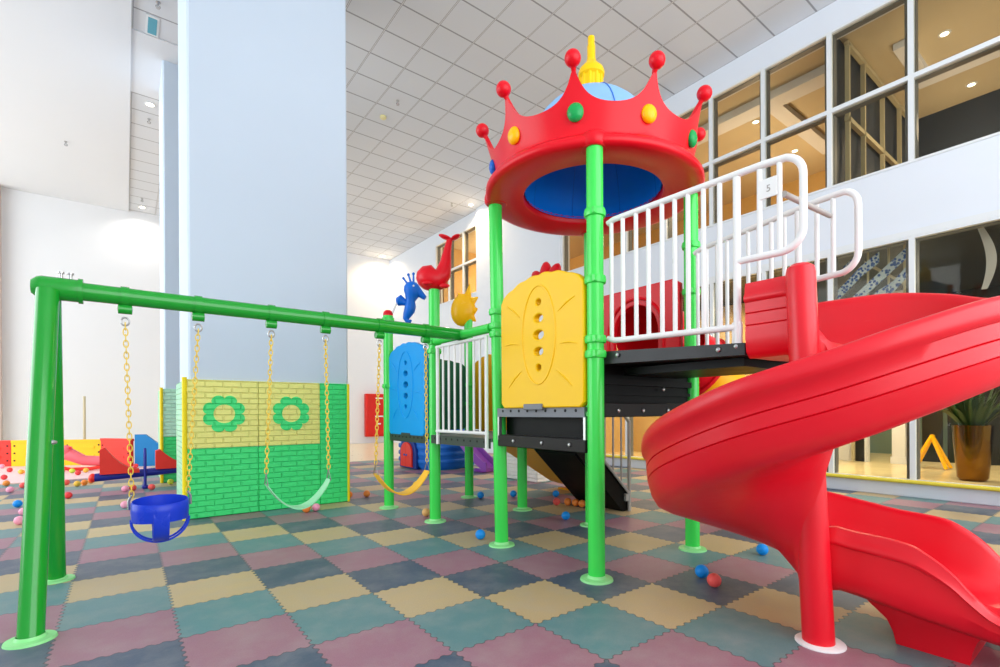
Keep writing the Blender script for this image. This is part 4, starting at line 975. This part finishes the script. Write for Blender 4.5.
# purple slide
ps = thing('toddler_slide', 'small purple toddler slide ending on the mat beside the blue playhouse', 'slide', (5.4, 8.2, 0))
rws = []
A_, B_ = Vector((5.16, 8.36, 0.58)), Vector((5.45, 7.80, 0.06))
dd = Vector((B_.x - A_.x, B_.y - A_.y, 0)).normalized(); sd = Vector((-dd.y, dd.x, 0))
for k in range(13):
    f = k / 12; p = A_.lerp(B_, f); p.z = 0.06 + 0.56 * (1 - f) ** 1.25
    if f > 0.85: p.z = 0.07
    rws.append([tuple(p + sd * a + Vector((0, 0, b))) for a, b in ((-0.24, -0.05), (0.24, -0.05), (0.24, 0.13), (0.2, 0.13), (0.17, 0.02), (0, 0.0), (-0.17, 0.02), (-0.2, 0.13), (-0.24, 0.13))])
MB().loft(rws, True).build('chute', M['purple'], ps, 40)
MB().box((B_.x - 0.22, B_.y + 0.0, 0.0), (B_.x + 0.18, B_.y + 0.3, 0.06), 0.02).build('foot', M['purple'], ps)
# white brick-pattern foam block
wb = MB().box((5.13, 6.09, 0.0), (5.62, 6.98, 0.78), 0.015).build('foam_block', M['padwhite'], None, 30); tag(wb, 'low white brick-pattern foam block standing behind the amber slide', 'foam block')

# ================================================================ BALLS
BALLS = [("blue", 3.06, 1.90, 'blue ball beside a coral ball between the front green post and the slide'),
 ("coral", 2.96, 1.75, 'coral ball nearest the spiral slide, touching distance from a blue ball'),
 ("blue", 3.91, 1.90, 'blue ball alone on the mat just under the spiral slide'),
 ("blue", 3.61, 3.82, 'blue ball on the mat in the middle of the floor under the deck'),
 ("blue", 4.48, 4.93, 'blue ball just above a coral ball under the amber slide'),
 ("coral", 4.09, 4.49, 'coral ball beside the black stairs, below a blue ball'),
 ("orange", 4.19, 4.40, 'orange ball at the stair foot, first of three touching orange balls'),
 ("orange", 4.225, 4.30, 'orange ball at the stair foot, middle of three touching orange balls'),
 ("orange", 4.235, 4.20, 'orange ball at the stair foot, third of three touching orange balls'),
 ("blue", 4.05, 5.30, 'blue ball on the mat just behind a rear green post under the deck'),
 ("blue", 2.47, 3.72, 'blue ball on the tan tile beside the second front green post'),
 ("blue", 3.66, 5.50, 'blue ball at the foot of the rear post under the fish figure'),
 ("orange", 2.54, 6.58, 'orange ball on the mat behind the yellow belt swing'),
 ("yellow", 3.45, 6.95, 'yellow ball far under the deck behind the yellow belt seat'),
 ("tan", 2.56, 4.92, 'peach ball half hidden behind the post carrying the whale'),
 ("orange", 1.61, 6.00, 'orange ball under the mint belt swing at the foot of the foam pad'),
 ("pink", 1.72, 6.01, 'pink ball under the mint belt swing at the foot of the foam pad'),
 ("orange", 2.33, 6.66, 'orange ball right beside the far corner of the foam pad'),
 ("pink", -0.01, 9.33, 'pink ball beside the swing chain, in front of the seesaw beam'),
 ("pink", -0.01, 7.69, 'pink ball just beside the blue bucket swing'),
 ("coral", 0.08, 9.36, 'coral ball on the mat in front of the seesaw pivot, on the chain side'),
 ("coral", 0.30, 9.28, 'coral ball on the mat in front of the seesaw pivot, on the column side'),
 ("lime", 0.56, 9.80, 'lime ball at the foot of the rear column pad'),
 ("red", -0.61, 9.08, 'red ball alone on the mat between the swing legs and the seesaw'),
 ("blue", -1.04, 8.64, 'blue ball on the mat at the picture edge beyond the swing legs'),
 ("pink", -0.86, 7.25, 'pink ball nearest the front swing leg'),
 ("pink", -0.90, 7.88, 'pink ball half hidden by the front swing leg, second from the leg foot'),
 ("pink", -1.32, 10.32, 'pink ball at the left picture edge above the blue ball'),
 ("red", -1.77, 13.81, 'red ball on the pink mat in front of the red fence panel'),
 ("pink", -2.02, 14.9, 'pink ball against the red fence panel at the left edge'),
 ("yellow", -1.54, 13.20, 'yellow ball on the pink mat beside the front swing leg'),
 ("orange", -1.45, 13.12, 'orange ball touching a yellow ball on the pink mat behind the front swing leg'),
 ("red", -1.64, 12.26, 'red ball at the left edge directly above an orange ball'),
 ("orange", -1.49, 11.33, 'orange ball at the left edge, just off the pink mat'),
 ("coral", -1.24, 10.81, 'coral ball half hidden behind the front swing leg near the mat edge'),
 ("coral", -0.95, 12.89, 'coral ball on the pink mat, between rear swing leg and rocking toy'),
 ("lime", -0.80, 12.76, 'lime ball on the pink mat in front of the rocking toy'),
 ("red", -0.69, 12.26, 'red ball on the pink mat in front of the rocking toy'),
 ("yellow", -0.60, 12.70, 'yellow ball on the pink mat close to the rocker runner'),
 ("coral", -0.75, 10.84, 'coral ball on the rubber mat beside the rear swing leg'),
 ("yellow", -0.60, 10.51, 'yellow ball, first of three in a row before the seesaw end'),
 ("orange", -0.52, 10.62, 'orange ball, middle of three in a row before the seesaw end'),
 ("orange", -0.45, 10.85, 'orange ball, last of three in a row, nearest the seesaw end'),
 ("red", 0.16, 13.1, 'red ball at the back between the seesaw seats')]
base = MB().ell((0, 0, 0.0), (0.045, 0.045, 0.045), 20, 12)
for nm_, q in (('hole', 0),):
    pass
protos = {}
for col, x, y, lb in BALLS:
    if col not in protos:
        o = base.build('play_ball', M['ball_' + col], None, 80); protos[col] = o
    else:
        o = protos[col].copy(); COL.objects.link(o)
    z = 0.045 + (0.018 if (y > 11.6 and x < 0.42) else 0.0)
    o.location = (x, y, z); tag(o, lb, 'ball', 'loose play balls on the floor')

# ================================================================ LIGHT
w = bpy.data.worlds.new('World'); SC.world = w; w.use_nodes = True
bg = w.node_tree.nodes['Background']; bg.inputs[0].default_value = (0.86, 0.93, 1.0, 1); bg.inputs[1].default_value = 0.95
def area(name, loc, rot, sx, sy, e, col):
    l = bpy.data.lights.new(name, 'AREA'); l.shape = 'RECTANGLE'; l.size = sx; l.size_y = sy; l.energy = e; l.color = col
    o = bpy.data.objects.new(name, l); COL.objects.link(o); o.location = loc; o.rotation_euler = rot; return o
# daylight through the tall glazing on the open side of the hall and behind the camera
area('daylight_side', (-8.8, 11, 3.6), (R(90), 0, R(-90)), 13, 6.2, 850, (0.9, 0.96, 1.0))
area('daylight_front', (3.4, -3.9, 3.8), (R(90), 0, 0), 9, 6.0, 470, (0.95, 0.98, 1.0))
def point(name, loc, e, col=(1, 0.78, 0.5), s_=0.2):
    l = bpy.data.lights.new(name, 'POINT'); l.energy = e; l.color = col; l.shadow_soft_size = s_
    o = bpy.data.objects.new(name, l); COL.objects.link(o); o.location = loc
for x, y in ((9.44, 4.67), (11.15, 4.68), (9.43, 1.86), (11.26, 1.87), (10.2, 7.2), (9.6, 13.4)):  # the one behind the far window is added to brighten that room
    t = thing('downlight', {(9.44, 4.67): 'upstairs downlight nearest the glass behind the crown spike', (11.15, 4.68): 'upstairs downlight just above the railing top', (9.43, 1.86): 'upstairs downlight nearest the glass beyond the gold partition',
              (11.26, 1.87): 'upstairs downlight near the dark back wall', (10.2, 7.2): 'upstairs downlight behind the crown roof', (9.6, 13.4): 'added upstairs light brightening the room behind the far upper window'}[(x, y)], 'ceiling light', (x, y, 6.66), 'recessed downlights')
    MB().lathe([(0.05, -0.003), (0.05, -0.012), (0.075, -0.012), (0.078, 0.0), (0.05, 0.0)], (x, y, 6.66), 20, caps=False).build('trim_ring', M['framewhite'], t)
    MB().lathe([(0.0, -0.003), (0.05, -0.003), (0.05, -0.006), (0.0, -0.006)], (x, y, 6.66), 20).build('lens', M['lamp'], t)
    point('upstairs_lamp', (x, y, 5.4), 110 if y > 12 else (40 if y > 2.8 else 27), (1, 0.82, 0.58))
for x, y, e in ((9.6, 0.6, 90), (10.2, 3.2, 120), (12.6, 3.4, 60), (9.4, 5.2, 90), (9.4, 7.4, 90)):  # added fill lights without fixtures, brightening the lobby floor but not its ceiling
    l = bpy.data.lights.new('lobby_fill', 'AREA'); l.shape = 'DISK'; l.size = 0.5; l.energy = e * 0.8; l.color = (1, 0.88, 0.66)
    lo = bpy.data.objects.new('lobby_fill', l); COL.objects.link(lo); lo.location = (x, y, 3.4)

# ================================================================ CAMERA
cam = bpy.data.cameras.new('Camera'); co = bpy.data.objects.new('Camera', cam); COL.objects.link(co)
HC = 1.1325; TH, ROLL = 0.6720, -0.0052; F = 499.06; CXP, CYP = 522.66, 412.19
co.matrix_world = Matrix.Translation((0, 0, HC)) @ Matrix.Rotation(-TH, 4, 'Z') @ Matrix.Rotation(PI / 2, 4, 'X') @ Matrix.Rotation(ROLL, 4, 'Z')
cam.sensor_fit = 'HORIZONTAL'; cam.sensor_width = 36.0; cam.lens = F / 1000 * 36.0
cam.shift_x = (500 - CXP) / 1000; cam.shift_y = (CYP - 333.5) / 1000; cam.clip_start = 0.02; cam.clip_end = 100
SC.camera = co
SC.view_settings.view_transform = 'Standard'; SC.view_settings.look = 'None'; SC.view_settings.gamma = 1.0; SC.view_settings.use_curve_mapping = False
SC.view_settings.exposure = 0.2
